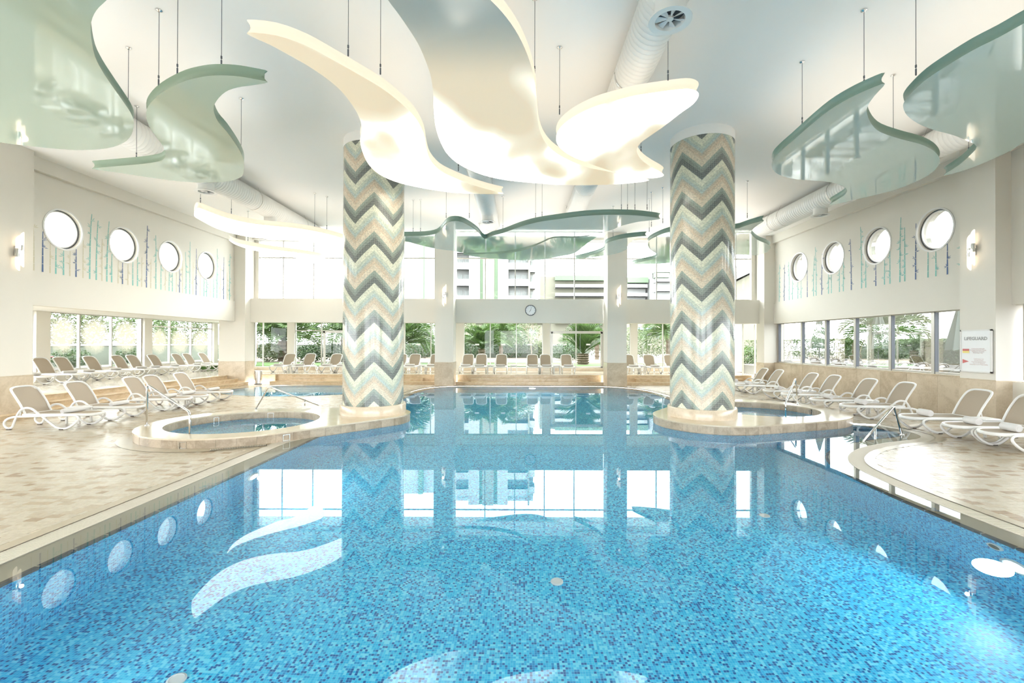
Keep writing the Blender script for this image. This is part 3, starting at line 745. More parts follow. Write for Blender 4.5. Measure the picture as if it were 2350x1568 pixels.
# left bay and right bay end panels beside upper windows
mb = MB(); mb.box(-13.9, -13.0, .32, .5, ZS, 7.2); mb.build('jamb', 'paint', wb)
mb = MB(); mb.box(11.55, 12.4, .32, .5, ZS, 7.2); mb.build('jamb', 'paint', wb)
def glazing_x(name, Y, xs, z0, z1, transom=None, lab='', t=.05, pane='glass', doors=()):
    wn = empty(name, (xs[0], Y, z0)); struct(wn, lab); o0 = Vector((xs[0], Y, z0))
    for i, x in enumerate(xs):
        mb = MB(); mb.box(x-t/2-o0.x, x+t/2-o0.x, -.04, .05, 0, z1-z0); mb.build('mullion', 'frame', wn)
    for a, b in zip(xs, xs[1:]):
        zs = [z0]+([transom] if transom else [])+[z1]
        for c, d in zip(zs, zs[1:]):
            mb = MB(); mb.add([(a-o0.x, 0, c-z0), (b-o0.x, 0, c-z0), (b-o0.x, 0, d-z0), (a-o0.x, 0, d-z0)], [(0, 1, 2, 3)]); mb.build('pane', pane, wn, uvf=lambda co, nr: ((co.x-(a-o0.x))/(b-a), (co.z-(c-z0))/(d-c)))
    for z in [z0+t/2, z1-t/2]+([transom] if transom else []):
        mb = MB(); mb.box(0, xs[-1]-xs[0], -.035, .045, z-t/2-z0, z+t/2-z0); mb.build('rail', 'frame', wn)
    return wn
YW = YB+.4
up = lambda px: (px-CX)/F_PX*YW
glazing_x('window_41', YW, [up(580), up(650), up(720), up(789), up(858), up(927), up(998)], ZS, 7.15, 6.27, 'tall upper window above the wading pool end wall')
glazing_x('window_42', YW, [up(1046), up(1114), up(1182), up(1250), up(1318), up(1388)], ZS, 7.15, 6.27, 'tall upper window above the clock')
glazing_x('window_43', YW, [up(1438), up(1506), up(1574), up(1640), up(1688), up(1735)], ZS, 7.15, 6.27, 'tall upper window toward the marble wall')
# ------------------------------------------------------------------ back terrace glazing (Y = 26.2) with pilasters
YG = 26.2; gx = lambda px: (px-CX)/F_PX*YG
ZG0, ZG1 = .63, 3.22
glazing_x('window_44', YG, [gx(540), gx(604), gx(661)], ZG0, ZG1, None, 'lower garden window beside the corner palm')
w45 = glazing_x('window_45', YG, [gx(678), gx(738), gx(800), gx(862), gx(915)], ZG0, ZG1, 2.72, 'lower garden window with transom and glazed door')
w46 = glazing_x('window_46', YG, [gx(929), gx(989), gx(1047)], ZG0, ZG1, None, 'lower garden window beside the arching palm')
w47 = glazing_x('window_47', YG, [gx(1065), gx(1125), gx(1185), gx(1245)], ZG0, ZG1, None, 'lower garden window in front of the leafy palms')
w48 = glazing_x('window_48', YG, [gx(1263), gx(1322), gx(1384)], ZG0, ZG1, 2.72, 'glazed double garden door with transom')
glazing_x('window_49', YG, [gx(1388), gx(1446)], ZG0, ZG1, None, 'narrow garden window beside the glazed door')
w50 = glazing_x('window_50', YG, [gx(1462), gx(1521), gx(1580), gx(1640)], ZG0, ZG1, None, 'lower garden window toward the marble wall')
glazing_x('window_51', 23.6, [11.0, 11.53, 12.15], .35, 3.1, None, 'tall corner window beside the marble wall')
for wnd, pxs in ((w46, (960,)), (w47, (1095, 1155, 1215)), (w48, (1296, 1350)), (w45, (770,)), (w50, (1491,))):
    for px in pxs:
        p = YP(px, 791 if px > 900 else 788, YG-.012); mb = MB(); q = p-Vector(wnd.location); mb.box(q.x-.12, q.x+.12, q.y-.003, q.y, q.z-.045, q.z+.045); mb.build('notice_sticker', 'signwhite', wnd)
# door leaf frames in window_48 and window_45
for wnd, a, b in ((w48, gx(1263), gx(1384)), (w45, gx(741), gx(862))):
    mb = MB(); o0 = Vector(wnd.location)
    for x in (a+.09, b-.09): mb.box(x-.05-o0.x, x+.05-o0.x, -.06, .06, .02, 2.72-ZG0)
    mb.box(a-o0.x, b-o0.x, -.06, .06, 2.60-ZG0, 2.70-ZG0); mb.box(a-o0.x, b-o0.x, -.06, .06, 0, .09); mb.build('door_frame', 'frame', wnd)
mb = MB(); tb = empty('trim_1', (0, YG, TZ)); struct(tb, 'white pilasters and plinth of the garden glazing')
for a, b in ((661, 678), (915, 929), (1047, 1065), (1246, 1262), (1384, 1388), (1446, 1462), (1640, 1700)):
    mb = MB(); mb.box(gx(a), gx(b), -.12, .15, 0, 2.9); mb.build('pilaster', 'paint', tb)
mb = MB(); mb.box(-15.3, 11.0, -.06, .15, 0, ZG0-TZ); mb.build('plinth', 'marble', tb)
# bay roofs and soffits
mb = MB(); mb.box(-13.7, 12.4, YB+.47, YG+.4, 3.22, 3.5); struct(mb.build('ceiling_back_bay', 'ceil'), 'low ceiling of the back terrace')
mb = MB(); mb.box(-19.4, WL-.05, YF, YG+.4, 3.24, 3.5); mb.box(-19.4, -17.0, YG+.5, 29.7, 3.24, 3.5); struct(mb.build('ceiling_left_bay', 'ceil'), 'low ceiling of the side terrace')

# ------------------------------------------------------------------ left terrace glazing (X = -19)
XG = -19.0
def glazing_y(name, X, ys, z0, z1, transom, lab, pane, t=.06):
    wn = empty(name, (X, ys[0], z0)); struct(wn, lab)
    for y in ys:
        mb = MB(); mb.box(-.05, .06, y-t/2-ys[0], y+t/2-ys[0], 0, z1-z0); mb.build('mullion', 'frame', wn)
        mb = MB(); mb.box(-.055, .055, y+t/2-ys[0], y+t/2+.012-ys[0], 0, z1-z0); mb.build('gasket_strip', 'gasket', wn)
    for i, (a, b) in enumerate(zip(ys, ys[1:])):
        zs = [z0]+([transom] if transom else [])+[z1]
        for c, d in zip(zs, zs[1:]):
            mb = MB(); mb.add([(0, a-ys[0], c-z0), (0, b-ys[0], c-z0), (0, b-ys[0], d-z0), (0, a-ys[0], d-z0)], [(0, 1, 2, 3)])
            mb.build('pane', pane if d-c > 1 else 'glass', wn, uvf=lambda co, nr: ((co.y-(a-ys[0]))/(b-a), (co.z-(c-z0))/(d-c)))
    for z in [z0+t/2, z1-t/2]+([transom] if transom else []):
        mb = MB(); mb.box(-.045, .05, 0, ys[-1]-ys[0], z-t/2-z0, z+t/2-z0); mb.build('rail', 'frame', wn)
    return wn
fy = lambda px: -XG*F_PX/(CX-px)
glazing_y('window_61', XG, [18.35, fy(180), fy(254), fy(322)], .85, 3.26, None, 'fogged terrace window of three tall panes', 'fogglass')
glazing_y('window_62', XG, [fy(341), fy(388), fy(437), fy(484)], .85, 3.26, 2.86, 'fogged terrace window with transom panes', 'fogglass')
glazing_y('window_63', XG, [fy(494), 29.35], .85, 3.26, None, 'fogged terrace window beyond the corner', 'fogglass')
glazing_y('window_64', XG, [3.0, 6.0, 9.0, 12.0, 15.0, 17.8], .85, 3.26, None, 'terrace window along the near part of the hall', 'glass')
tl_ = empty('trim_2', (XG, 0, TZ)); struct(tl_, 'white posts and plinth of the side terrace glazing')
for a, b in ((17.8, 18.35), (fy(323), fy(341)), (fy(484), fy(493))):
    mb = MB(); mb.box(-.2, .2, a, b, 0, 2.8); mb.build('post', 'paint', tl_)
mb = MB(); mb.box(-.18, .12, YF, 29.4, 0, .40); mb.build('plinth', 'paint', tl_)
mb = MB(); mb.box(-19.2, -17.0, 29.4, 29.6, 0, 3.4); mb.add([(-15.35, 26.35, 0), (-17.0, 29.4, 0), (-17.0, 29.6, 0), (-15.2, 26.35, 0), (-15.35, 26.35, 3.4), (-17.0, 29.4, 3.4), (-17.0, 29.6, 3.4), (-15.2, 26.35, 3.4)], [(0, 1, 5, 4), (2, 3, 7, 6), (4, 5, 6, 7), (3, 0, 4, 7)]); struct(mb.build('wall_terrace_end', 'paint'), 'white end wall of the side terrace')
mb = MB(); mb.box(-19.2, -13.8, YF-.3, YF, 0, 3.4); struct(mb.build('wall_terrace_front', 'paint'), 'white front wall of the side terrace')
# terrace floors
mb = MB(); mb.poly([[(-19.1, YF), (-14.25, YF), (-14.25, 22.85), (WR-.2, 22.85), (WR-.2, YG+.1), (-15.3, YG+.1), (-16.95, 29.4), (-19.1, 29.4)]], TZ); struct(mb.build('floor_terrace', 'terr'), 'polished pale marble floor of the raised terrace')

# ------------------------------------------------------------------ stone steps
def step_block(parent, x0, x1, y0, y1, z0, z1, axis):
    L_ = (x1-x0) if axis == 'x' else (y1-y0); n = max(1, round(L_/1.5)); 
    for i in range(n):
        a, b = i*L_/n+.0015, (i+1)*L_/n-.0015; mb = MB()
        X0, X1, Y0, Y1 = (x0+a, x0+b, y0, y1) if axis == 'x' else (x0, x1, y0+a, y0+b)
        mb.box(X0, X1, Y0, Y1, z0, z1-.03); mb.build('riser_slab', 'marble2', parent)
        mb = MB(); e = .02
        if axis == 'x': bevel_box(mb, X0, X1, Y0-e, Y1, z1-.03, z1, .005)
        else: bevel_box(mb, X0, X1+e, Y0, Y1, z1-.03, z1, .005)
        mb.build('tread_slab', 'marble2', parent)
s = empty('stone_steps', (0, 0, 0)); tag(s, 'long marble steps below the fogged terrace windows', 'steps')
step_block(s, -13.27, -13.0, 3.0, 12.53, 0, .15, 'y'); step_block(s, -14.4, -13.0, 12.53, 21.97, 0, .15, 'y'); step_block(s, -14.4, -13.5, 12.53, 21.96, .15, .30, 'y'); step_block(s, -14.4, -14.0, 12.53, 21.95, .30, TZ+.004, 'y')
def flight(x0, x1, a0, a1, label, y0=22.18):
    s = empty('stone_steps', (0, 0, 0)); tag(s, label, 'steps')
    step_block(s, x0, x1, y0, 23.0, 0, .15, 'x'); step_block(s, a0, a1, y0+.34, 23.0, .15, .30, 'x'); step_block(s, x0, x1, y0+.68, 23.1, .0, TZ+.004, 'x')
    return s
flight(-12.1, -4.05, -11.2, -4.75, 'marble steps behind the wading pool, up to the garden terrace')
flight(-3.09, 4.09, -2.4, 3.35, 'marble steps under the wall clock')
flight(5.07, 11.6, 5.75, 11.0, 'marble steps behind the valley-fronted zigzag column')
mb = MB(); mb.box(-14.2, -12.1, 22.7, 23.0, 0, TZ-.002); struct(mb.build('trim_3', 'marble2'), 'marble face of the terrace beside the corner bin')

# ------------------------------------------------------------------ right wall: marble panels and window band
wmr = empty('wall_right_lower', (WR, 0, 0)); struct(wmr, 'marble clad wall under the hedge windows')
mb = MB(); mb.box(.0, .5, YF, 22.7, 0, 1.09); mb.build('wall_core', 'paint', wmr)
y = 12.36
while y < 22.0:
    b = min(y+1.07, 22.0); mb = MB(); bevel_box(mb, -.03, .02, y+.002, b-.002, 0.0, 1.10, .003); mb.build('marble_panel', 'marble', wmr); y = b
y = 11.43
while y > YF+.2:
    b = max(y-1.07, YF); mb = MB(); bevel_box(mb, .12, .2, b+.002, y-.002, 0.0, 1.10, .003); mb.build('marble_panel', 'marble', wmr); y = b
mb = MB(); mb.box(-.05, .5, 12.36, 22.0, 1.10, 1.145); mb.build('window_sill', 'marble', wmr)
ryw = lambda px: 12.45*F_PX/(px-CX)
ys = [12.38, ryw(2145), ryw(2046), ryw(1965), ryw(1898), ryw(1842), 21.95]
def right_glazing(name, ys, lab):
    wn = empty(name, (12.45, ys[0], 1.14)); struct(wn, lab); z1 = 3.04-1.14
    for y in ys:
        mb = MB(); mb.box(-.06, .08, y-.055-ys[0], y+.055-ys[0], 0, z1); mb.build('mullion', 'frame', wn)
        mb = MB(); mb.box(-.055, .075, y-.07-ys[0], y-.055-ys[0], 0, z1); mb.build('gasket_strip', 'gasket', wn)
    for a, b in zip(ys, ys[1:]):
        mb = MB(); mb.add([(0, a-ys[0], 0), (0, b-ys[0], 0), (0, b-ys[0], z1), (0, a-ys[0], z1)], [(0, 1, 2, 3)]); mb.build('pane', 'glass', wn)
    for z in (.035, z1-.03): mb = MB(); mb.box(-.05, .07, 0, ys[-1]-ys[0], z-.035, z+.03); mb.build('rail', 'frame', wn)
right_glazing('window_71', ys, 'wide window band facing the hedge and parasols')
right_glazing('window_72', [-2.5, -.5, 1.5, 3.5, 5.5, 7.5, 9.5, 11.2], 'wide window band in the near part of the hall')

# ------------------------------------------------------------------ hanging panels
def panel(name, pts, cables, mats, label, cat, z=ZP, th=.165, off=(0, 0, 1.0), group=None, sub=3):
    # pts: outline of the underside as seen in the photograph, put at its real height
    w_ = [G(off[0]+x/off[2], off[1]+y/off[2], z) for x, y in pts]
    lp = [(p.x, p.y) for p in catmull([(p.x, p.y) for p in w_], sub, True)]
    area = sum(a[0]*b[1]-b[0]*a[1] for a, b in zip(lp, lp[1:]+lp[:1]))
    if area < 0: lp = lp[::-1]
    cxm = sum(p[0] for p in lp)/len(lp); cym = sum(p[1] for p in lp)/len(lp)
    r = empty(name, (cxm, cym, z)); tag(r, label, cat, group)
    lp = [(p[0]-cxm, p[1]-cym) for p in lp]
    mb = MB(); mb.poly([lp], 0, 0, True); mb.build('underside', mats[0], r)
    rings = [(0, 0), (.012, .02), (.03, .05), (.036, th/2), (.03, th-.05), (.012, th-.02), (0, th)]; n = len(lp); vs = []
    for ins, zz in rings:
        q = offset_loop(lp, [-ins]*n); vs += [(p[0], p[1], zz) for p in q]
    fs = []
    for k in range(len(rings)-1):
        for i in range(n): j = (i+1) % n; fs.append((k*n+i, k*n+j, (k+1)*n+j, (k+1)*n+i))
    mb = MB(); mb.add(vs, fs); o = mb.build('edge_band', mats[1], r, smooth=True)
    mb = MB(); mb.poly([lp], th); mb.build('top_skin', mats[2], r)
    for cpx, cpy in cables:
        g = G(cpx, cpy, z+th); x, y = g.x-cxm, g.y-cym
        mb = MB(); mb.tube([(x, y, th-.01), (x, y, ZC-z)], .0045, 5); mb.build('cable', 'gasket', r)
        mb = MB(); mb.tube([(x, y, th-.005), (x, y, th+.09)], .011, 6); mb.tube([(x, y, th+.11), (x, y, th+.15)], .012, 6); mb.build('turnbuckle', 'gasket', r)
        mb = MB(); mb.lathe([(.045, ZC-z), (.045, ZC-z-.012), (.018, ZC-z-.03), (.0, ZC-z-.03)], (x, y, 0), 14); mb.build('ceiling_rose', 'chrome', r)
    return r
c2 = (550, 0, 2.9375); c3 = (1150, 0, 2.9375); c1 = (0, 0, 2.9375); c4 = (1650, 0, 3.357); c6 = (400, 430, 3.9167); c7 = (900, 430, 3.9167); c8 = (1400, 430, 3.9167)
A_ = [(50,220),(250,240),(450,310),(620,400),(780,490),(950,590),(1080,690),(1180,790),(1240,900),(1258,1000),(1285,1080),(1350,1150),(1450,1200),(1580,1250),(1700,1285),(1778,1306),(1600,1308),(1400,1295),(1200,1262),(1050,1225),(940,1175),(870,1110),(830,1030),(812,950),(825,880),(810,800),(760,710),(690,620),(600,540),(470,450),(330,370),(200,300),(110,260)]
panel('glowing_ceiling_panel', A_, [(799, 128), (873, 170), (1052, 392)], ('glow', 'glowside', 'topfill'), 'slender S-shaped glowing panel passing in front of the peak-fronted zigzag column', 'light panel', off=c2)
B_ = [(1000-300,-520),(850,-230),(1000,0),(1060,80),(1130,180),(1200,290),(1250,400),(1290,520),(1305,640),(1310,760),(1325,870),(1360,970),(1410,1050),(1500,1120),(1640,1180),(1800,1215),(2000,1235),(2200,1248),(2400,1248),(2600,1238),(2760,1215),(2600,1180),(2450,1150),(2350,1130),(2230,1085),(2130,1030),(2060,960),(2020,870),(2005,760),(1998,620),(1980,500),(1940,370),(1880,240),(1800,120),(1690,0),(1500,-160),(1200,-400),(950,-560)]
panel('glowing_ceiling_panel', B_, [(1227, 175), (940, 60)], ('glowb', 'glowside', 'topfill'), 'largest glowing panel, broad and wavy, half of it unlit', 'light panel', off=c2)
C_ = [(1325,620),(1328,655),(1290,705),(1200,770),(1100,850),(1000,920),(945,960),(915,1005),(925,1050),(960,1090),(1020,1130),(1075,1160),(1095,1185),(1040,1200),(950,1200),(850,1185),(700,1140),(560,1090),(470,1050),(400,1000),(372,950),(380,890),(430,830),(520,770),(640,715),(760,680),(900,645),(1050,622),(1180,605),(1270,600)]
panel('glowing_ceiling_panel', C_, [(1284, 262), (1533, 184), (1471, 352)], ('glow', 'glowside', 'topfill'), 'comma-shaped glowing panel beside the valley-fronted zigzag column', 'light panel', off=c3)
D_ = [(178,250),(185,205),(215,185),(300,215),(420,260),(560,300),(720,330),(900,350),(1060,365),(1200,385),(1330,410),(1450,440),(1560,475),(1700,520),(1780,560),(1650,560),(1530,545),(1400,520),(1250,495),(1100,480),(900,470),(700,450),(520,415),(380,370),(270,315),(200,275)]
panel('glowing_ceiling_panel', D_, [(460, 466), (531, 490), (722, 521), (750, 527)], ('glowhot', 'glowside', 'topfill'), 'long boat-shaped glowing panel near the bold bamboo wall', 'light panel', off=c6)
E_ = [(490,470),(560,500),(700,530),(850,555),(1000,575),(1150,595),(1270,615),(1340,630),(1362,650),(1330,680),(1270,685),(1200,665),(1100,635),(950,615),(800,585),(650,550),(540,510)]
panel('glowing_ceiling_panel', E_, [(569, 553), (700, 572)], ('glowhot', 'glowside', 'topfill'), 'thin curved glowing panel in front of the upper windows', 'light panel', off=c6)
F_ = [(-420,-260),(300,-380),(900,-180),(720,0),(650,70),(615,150),(615,250),(640,380),(690,480),(750,570),(820,670),(880,760),(903,830),(885,910),(830,965),(720,1000),(560,1012),(400,1005),(200,985),(0,960),(-250,900),(-520,700),(-600,200)]
gm = ('green', 'greenedge', 'mintfill')
panel('mint_ceiling_panel', F_, [(100, 60), (294, 262)], gm, 'huge glossy mint panel hanging before the bold bamboo wall pillar', 'ceiling panel', off=c1)
Gp = [(1805,555),(1700,530),(1580,512),(1450,508),(1350,520),(1250,545),(1150,590),(1070,640),(1010,700),(985,760),(1000,840),(1050,920),(1095,980),(1115,1040),(1090,1080),(1000,1100),(850,1115),(700,1128),(620,1138),(800,1165),(1000,1195),(1200,1222),(1400,1232),(1550,1220),(1630,1190),(1645,1130),(1640,1070),(1600,990),(1530,890),(1470,820),(1440,740),(1460,680),(1520,620),(1600,590),(1700,575)]
panel('mint_ceiling_panel', Gp, [(364, 195), (407, 170), (508, 152), (553, 352), (313, 366)], gm, 'glossy mint S-shaped panel with two pointed ends, near the bold bamboo wall', 'ceiling panel', off=c1)
H_ = [(2031,192),(1993,205),(1948,226),(1903,253),(1858,289),(1817,325),(1790,348),(1774,366),(1772,384),(1784,399),(1817,410),(1858,414),(1903,418),(1930,426),(1944,436),(1935,450),(1903,471),(1965,458),(2024,444),(2068,431),(2126,405),(2153,381),(2156,363),(2141,345),(2112,331),(2067,319),(2022,304),(2001,286),(1990,262),(1991,244),(2007,220)]
gb = ('greenb', 'greenbedge', 'mintfill')
panel('mint_ceiling_panel', H_, [(1841, 288), (1983, 196), (2050, 312)], gb, 'glossy mint panel reflecting window mullions, near the faint bamboo wall', 'ceiling panel')
I_ = [(2600,60),(2350,180),(2150,290),(1950,390),(1750,510),(1600,610),(1500,700),(1430,780),(1420,830),(1450,890),(1530,950),(1650,1000),(1800,1040),(1900,1080),(1985,1130),(1930,1200),(1850,1270),(1730,1352),(1900,1310),(2100,1230),(2250,1160),(2350,1095),(2800,850),(3200,560),(3100,200),(2900,60)]
panel('mint_ceiling_panel', I_, [(2102, 172), (2223, 354)], gb, 'huge glossy mint panel above the lifeguard sign pillar', 'ceiling panel', off=c4)
J_ = [(-60,440),(115,440),(300,435),(400,415),(450,370),(490,325),(540,305),(620,310),(700,350),(770,400),(828,462),(900,437),(1000,410),(1150,355),(1300,315),(1500,285),(1700,260),(1900,248),(2100,248),(2250,258),(2410,282),(2300,300),(2200,312),(2050,350),(1950,390),(1700,440),(1450,445),(1300,505),(1100,560),(900,583),(640,588),(570,575),(400,553),(250,520),(115,485),(-60,470)]
panel('mint_ceiling_panel', J_, [(948, 533), (965, 533), (1024, 500), (1077, 500), (1154, 527), (1229, 500), (1244, 497), (1426, 481), (1440, 481), (1457, 481), (1485, 481)], gb, 'long wavy mint panel hanging in front of the clock', 'ceiling panel', off=c7)
K_ = [(630,602),(800,602),(1000,592),(1150,573),(1250,540),(1350,498),(1450,455),(1600,452),(1750,440),(1890,400),(1850,440),(1750,505),(1640,592),(1500,622),(1350,650),(1200,657),(1000,647),(800,630)]
panel('mint_ceiling_panel', K_, [(1100, 575), (1300, 545)], gb, 'narrow mint crescent panel close to the upper windows', 'ceiling panel', off=c7)
L_ = [(1915,512),(1990,480),(2100,455),(2290,438),(2180,470),(2120,520),(2105,560),(2000,600),(1850,622),(1640,648),(1750,620),(1850,592),(1910,560)]
panel('mint_ceiling_panel', L_, [(1407, 545), (1490, 532)], gb, 'small hooked mint panel beside the lamp-bearing pillar', 'ceiling panel', off=c7)
M_ = [(338,510),(352,478),(420,440),(530,400),(700,365),(950,345),(1120,372),(1250,335),(1385,300),(1300,360),(1268,412),(1320,470),(1400,505),(1442,535),(1420,575),(1380,595),(1300,612),(1120,605),(900,640),(530,680),(300,692),(195,692),(300,665),(400,642),(425,605),(360,560)]
panel('mint_ceiling_panel', M_, [(1495, 520), (1521, 512), (1715, 500)], gb, 'wide mint panel behind the valley-fronted zigzag column', 'ceiling panel', off=c8)

# ------------------------------------------------------------------ air ducts
def duct(X, z, r, y0, y1, vents, straps, label):
    rt_ = empty('air_duct', (X, y0, z)); tag(rt_, label, 'duct')
    pr = []; d = .11; y = 0
    mb = MB(); vs = []; n = 20; ys = []
    while y < y1-y0: ys += [(y, r), (y+.012, r+.008), (y+.024, r)]; y += d
    k = len(ys)
    for yy, rr in ys:
        for i in range(n): a = 2*pi*i/n; vs.append((rr*cos(a), yy, rr*sin(a)))
    fs = [(q*n+i, q*n+(i+1) % n, (q+1)*n+(i+1) % n, (q+1)*n+i) for q in range(k-1) for i in range(n)]
    fs += [tuple(range(n)), tuple((k-1)*n+i for i in range(n-1, -1, -1))]
    mb.add(vs, fs); autosmooth(mb.build('spiral_pipe', 'duct', rt_), 60)
    for vy in vents:
        v = MB(); R = .21
        v.lathe([(R, -r+.12), (R, -r-.13), (R+.03, -r-.15), (R+.075, -r-.165), (R+.075, -r-.18), (R-.012, -r-.175), (R-.014, -r-.04)], (0, vy-y0, 0), 28); o = autosmooth(v.build('outlet', 'duct', rt_), 50)
        b = MB(); zz = -r-.15
        b.add([((R-.014)*cos(2*pi*i/28), vy-y0+(R-.014)*sin(2*pi*i/28), zz+.09) for i in range(28)], [tuple(range(27, -1, -1))]); b.build('outlet_throat', 'gasket', o)
        for q in range(7):
            b = MB(); a0 = 2*pi*q/7; a1 = a0+.46; vsb = []
            for a in (a0, (a0+a1)/2, a1):
                tw = (a-a0)/(a1-a0)*.03
                vsb += [(.04*cos(a), vy-y0+.04*sin(a), zz+tw*.4), ((R-.016)*cos(a), vy-y0+(R-.016)*sin(a), zz+tw)]
            vsb += [(x, y_, z_+.004) for x, y_, z_ in vsb]
            b.add(vsb, [(0, 1, 3, 2), (2, 3, 5, 4), (8, 9, 7, 6), (10, 11, 9, 8), (0, 6, 7, 1), (4, 5, 11, 10)]); b.build('blade', 'white', o)
        b = MB(); b.lathe([(.0, zz-.006), (.045, zz-.006), (.045, zz+.03)], (0, vy-y0, 0), 16); b.build('hub', 'white', o)
    for sy in straps:
        s_ = MB(); s_.lathe([(r+.012, -.012), (r+.012, .012)], n=24); s_.v = [(x, sy-y0+zz, y_) for x, y_, zz in s_.v]; s_.tube([(-r-.01, sy-y0, 0), (-r*.5, sy-y0, ZC-z)], .004, 5); s_.tube([(r+.01, sy-y0, 0), (r*.5, sy-y0, ZC-z)], .004, 5); s_.build('hanger_strap', 'steel', rt_)
    return rt_
duct(2.02, 6.86, .32, -1.0, 20.6, (6.15, 12.2, 17.5), (3, 8.2, 14, 19.5), 'white spiral air duct with the bladed outlet, between the big glowing panel and comma panel')
duct(-1.15, 6.86, .32, 4.0, 20.6, (10.0, 16.4), (13.8, 18.4), 'white spiral air duct ending above the wavy mint panel')
duct(-9.0, 6.84, .34, -1.0, 20.6, (6.0, 13.1, 16.5), (9, 15.4, 18.7), 'white spiral air duct along the bold bamboo wall')
duct(10.0, 6.82, .34, -1.0, 21.2, (7.0, 12.6, 15.2, 19.0), (11, 14.4, 17.2, 17.9), 'white spiral air duct along the faint bamboo wall')

# ------------------------------------------------------------------ wall lamps, clock, sign
def sconce(p, nrm, label):
    a = atan2(nrm[1], nrm[0]); r = empty('wall_lamp', p, a+pi/2); tag(r, label, 'wall lamp')
    # local: -y towards the room
    mb = MB(); bevel_box(mb, -.05, .05, -.02, .0, -.13, .13, .005); mb.build('back_plate', 'steel', r)
    mb = MB(); mb.tube([(0, -.01, 0), (0, -.07, 0)], .014, 8, up=Vector((1, 0, 0))); mb.build('arm', 'steel', r)
    for dx, dz in ((-.05, -.05), (.05, .06)):
        mb = MB(); mb.lathe([(.0, -.11), (.045, -.11), (.045, .11), (0, .11)], (dx, -.10, dz), 16); autosmooth(mb.build('lamp_holder', 'chrome', r))
        for s in (1, -1):
            mb = MB(); n = 16; R = .043; zs = [(R, .10), (R, .34), (R*.98, .40)]; vs = []
            for k, (rr, zz) in enumerate(zs):
                for i in range(n):
                    an = 2*pi*i/n; cut = (.07*cos(an) if k == 2 else 0)
                    vs.append((dx+rr*cos(an), -.10+rr*sin(an), dz+s*(zz+cut)))
            mb.add(vs, [(k*n+i, k*n+(i+1) % n, (k+1)*n+(i+1) % n, (k+1)*n+i) for k in range(2) for i in range(n)]+[tuple(2*n+i for i in range(n))])
            mb.build('opal_tube', 'lamp', r, smooth=True)
    l = bpy.data.lights.new('lamp_light', 'POINT'); l.energy = 2; l.color = (1, .85, .65); l.shadow_soft_size = .05
    lo = bpy.data.objects.new('lamp_light', l); COL.objects.link(lo); lo.parent = r; lo.location = (0, -.22, 0)
    return r
sconce((-13.3, 12.07, 4.41), (1, 0), 'opal tube lamp on the bold bamboo wall pillar')
sconce((11.9, 11.95, 4.48), (-1, 0), 'opal tube lamp above the lifeguard sign')
sconce((-3.55, 21.65, 4.27), (0, -1), 'opal tube lamp on the pool-end pillar nearer the wading pool')
sconce((4.64, 21.45, 4.25), (0, -1), 'opal tube lamp on the pool-end pillar nearer the marble wall')
def text_mesh(name, body, size, m, parent, loc, rot, align='CENTER', ext=.001, scx=1.0, bold=0.):
    cu = bpy.data.curves.new(name, 'FONT'); cu.body = body; cu.size = size; cu.align_x = align; cu.extrude = ext; cu.offset = bold; cu.resolution_u = 2
    t = bpy.data.objects.new(name, cu); COL.objects.link(t)
    dg = bpy.context.evaluated_depsgraph_get(); me = bpy.data.meshes.new_from_object(t.evaluated_get(dg)); bpy.data.objects.remove(t)
    me.materials.clear(); me.materials.append(M[m]); o = bpy.data.objects.new(name, me); COL.objects.link(o); o.parent = parent; o.location = loc; o.rotation_euler = rot; o.scale = (scx, 1, 1); return o
ck = empty('wall_clock', (.54, YB, 3.65)); tag(ck, 'round black-rimmed wall clock on the back wall band', 'clock')
def disc_y(mb, r, y, n=40, mi=0): mb.add([(r*cos(2*pi*i/n), y, r*sin(2*pi*i/n)) for i in range(n)], [tuple(range(n))], mi)
mb = MB(); R = .265
mb.lathe([(R-.03, 0), (R, 0), (R, .05), (R-.012, .06), (R-.03, .05)], n=48); mb.v = [(x, -z, y) for x, y, z in mb.v]; autosmooth(mb.build('rim', 'gasket', ck))
mb = MB(); disc_y(mb, R-.025, -.025); mb.build('dial', 'signwhite', ck)
for h in range(12):
    a = pi/2-2*pi*h/12; mb = MB(); d = Vector((cos(a), 0, sin(a))); t = Vector((-d.z, 0, d.x))*.005; p0, p1 = d*.19+Vector((0, -.028, 0)), d*.225+Vector((0, -.028, 0)); mb.add([p0-t, p0+t, p1+t, p1-t], [(0, 1, 2, 3)]); mb.build('hour_mark', 'gasket', ck)
for nm, a, l, wd, yy in (('hour_hand', pi/2-RAD(214), .12, .011, -.031), ('minute_hand', pi/2-RAD(18), .20, .007, -.034)):
    d = Vector((cos(a), 0, sin(a))); t = Vector((-d.z, 0, d.x))*wd; o_ = Vector((0, yy, 0)); mb = MB(); mb.add([o_-d*.03-t, o_-d*.03+t, o_+d*l+t*.5, o_+d*l-t*.5], [(0, 1, 2, 3)]); mb.build(nm, 'gasket', ck)
sg = empty('lifeguard_sign', (11.88, 11.89, 1.85), 0); tag(sg, 'white framed lifeguard notice board on the square pillar', 'sign')
SR = (pi/2, 0, -pi/2)      # text facing -X
mb = MB(); bevel_box(mb, -.025, 0, -.395, .395, -.54, .54, .004); mb.build('board', 'signwhite', sg)
mb = MB()
for a, b, c, d in ((-.41, .41, .52, .555), (-.41, .41, -.555, -.52), (-.41, -.375, -.555, .555), (.375, .41, -.555, .555)): mb.box(-.04, .0, a, b, c, d)
mb.build('frame', 'white', sg)
text_mesh('title', 'LiFEGUARD', .118, 'ink', sg, (-.028, 0, .285), SR, bold=.004)
mb = MB(); mb.box(-.03, -.026, .17, .345, .0, .055); mb.build('red_stripe', 'red', sg)
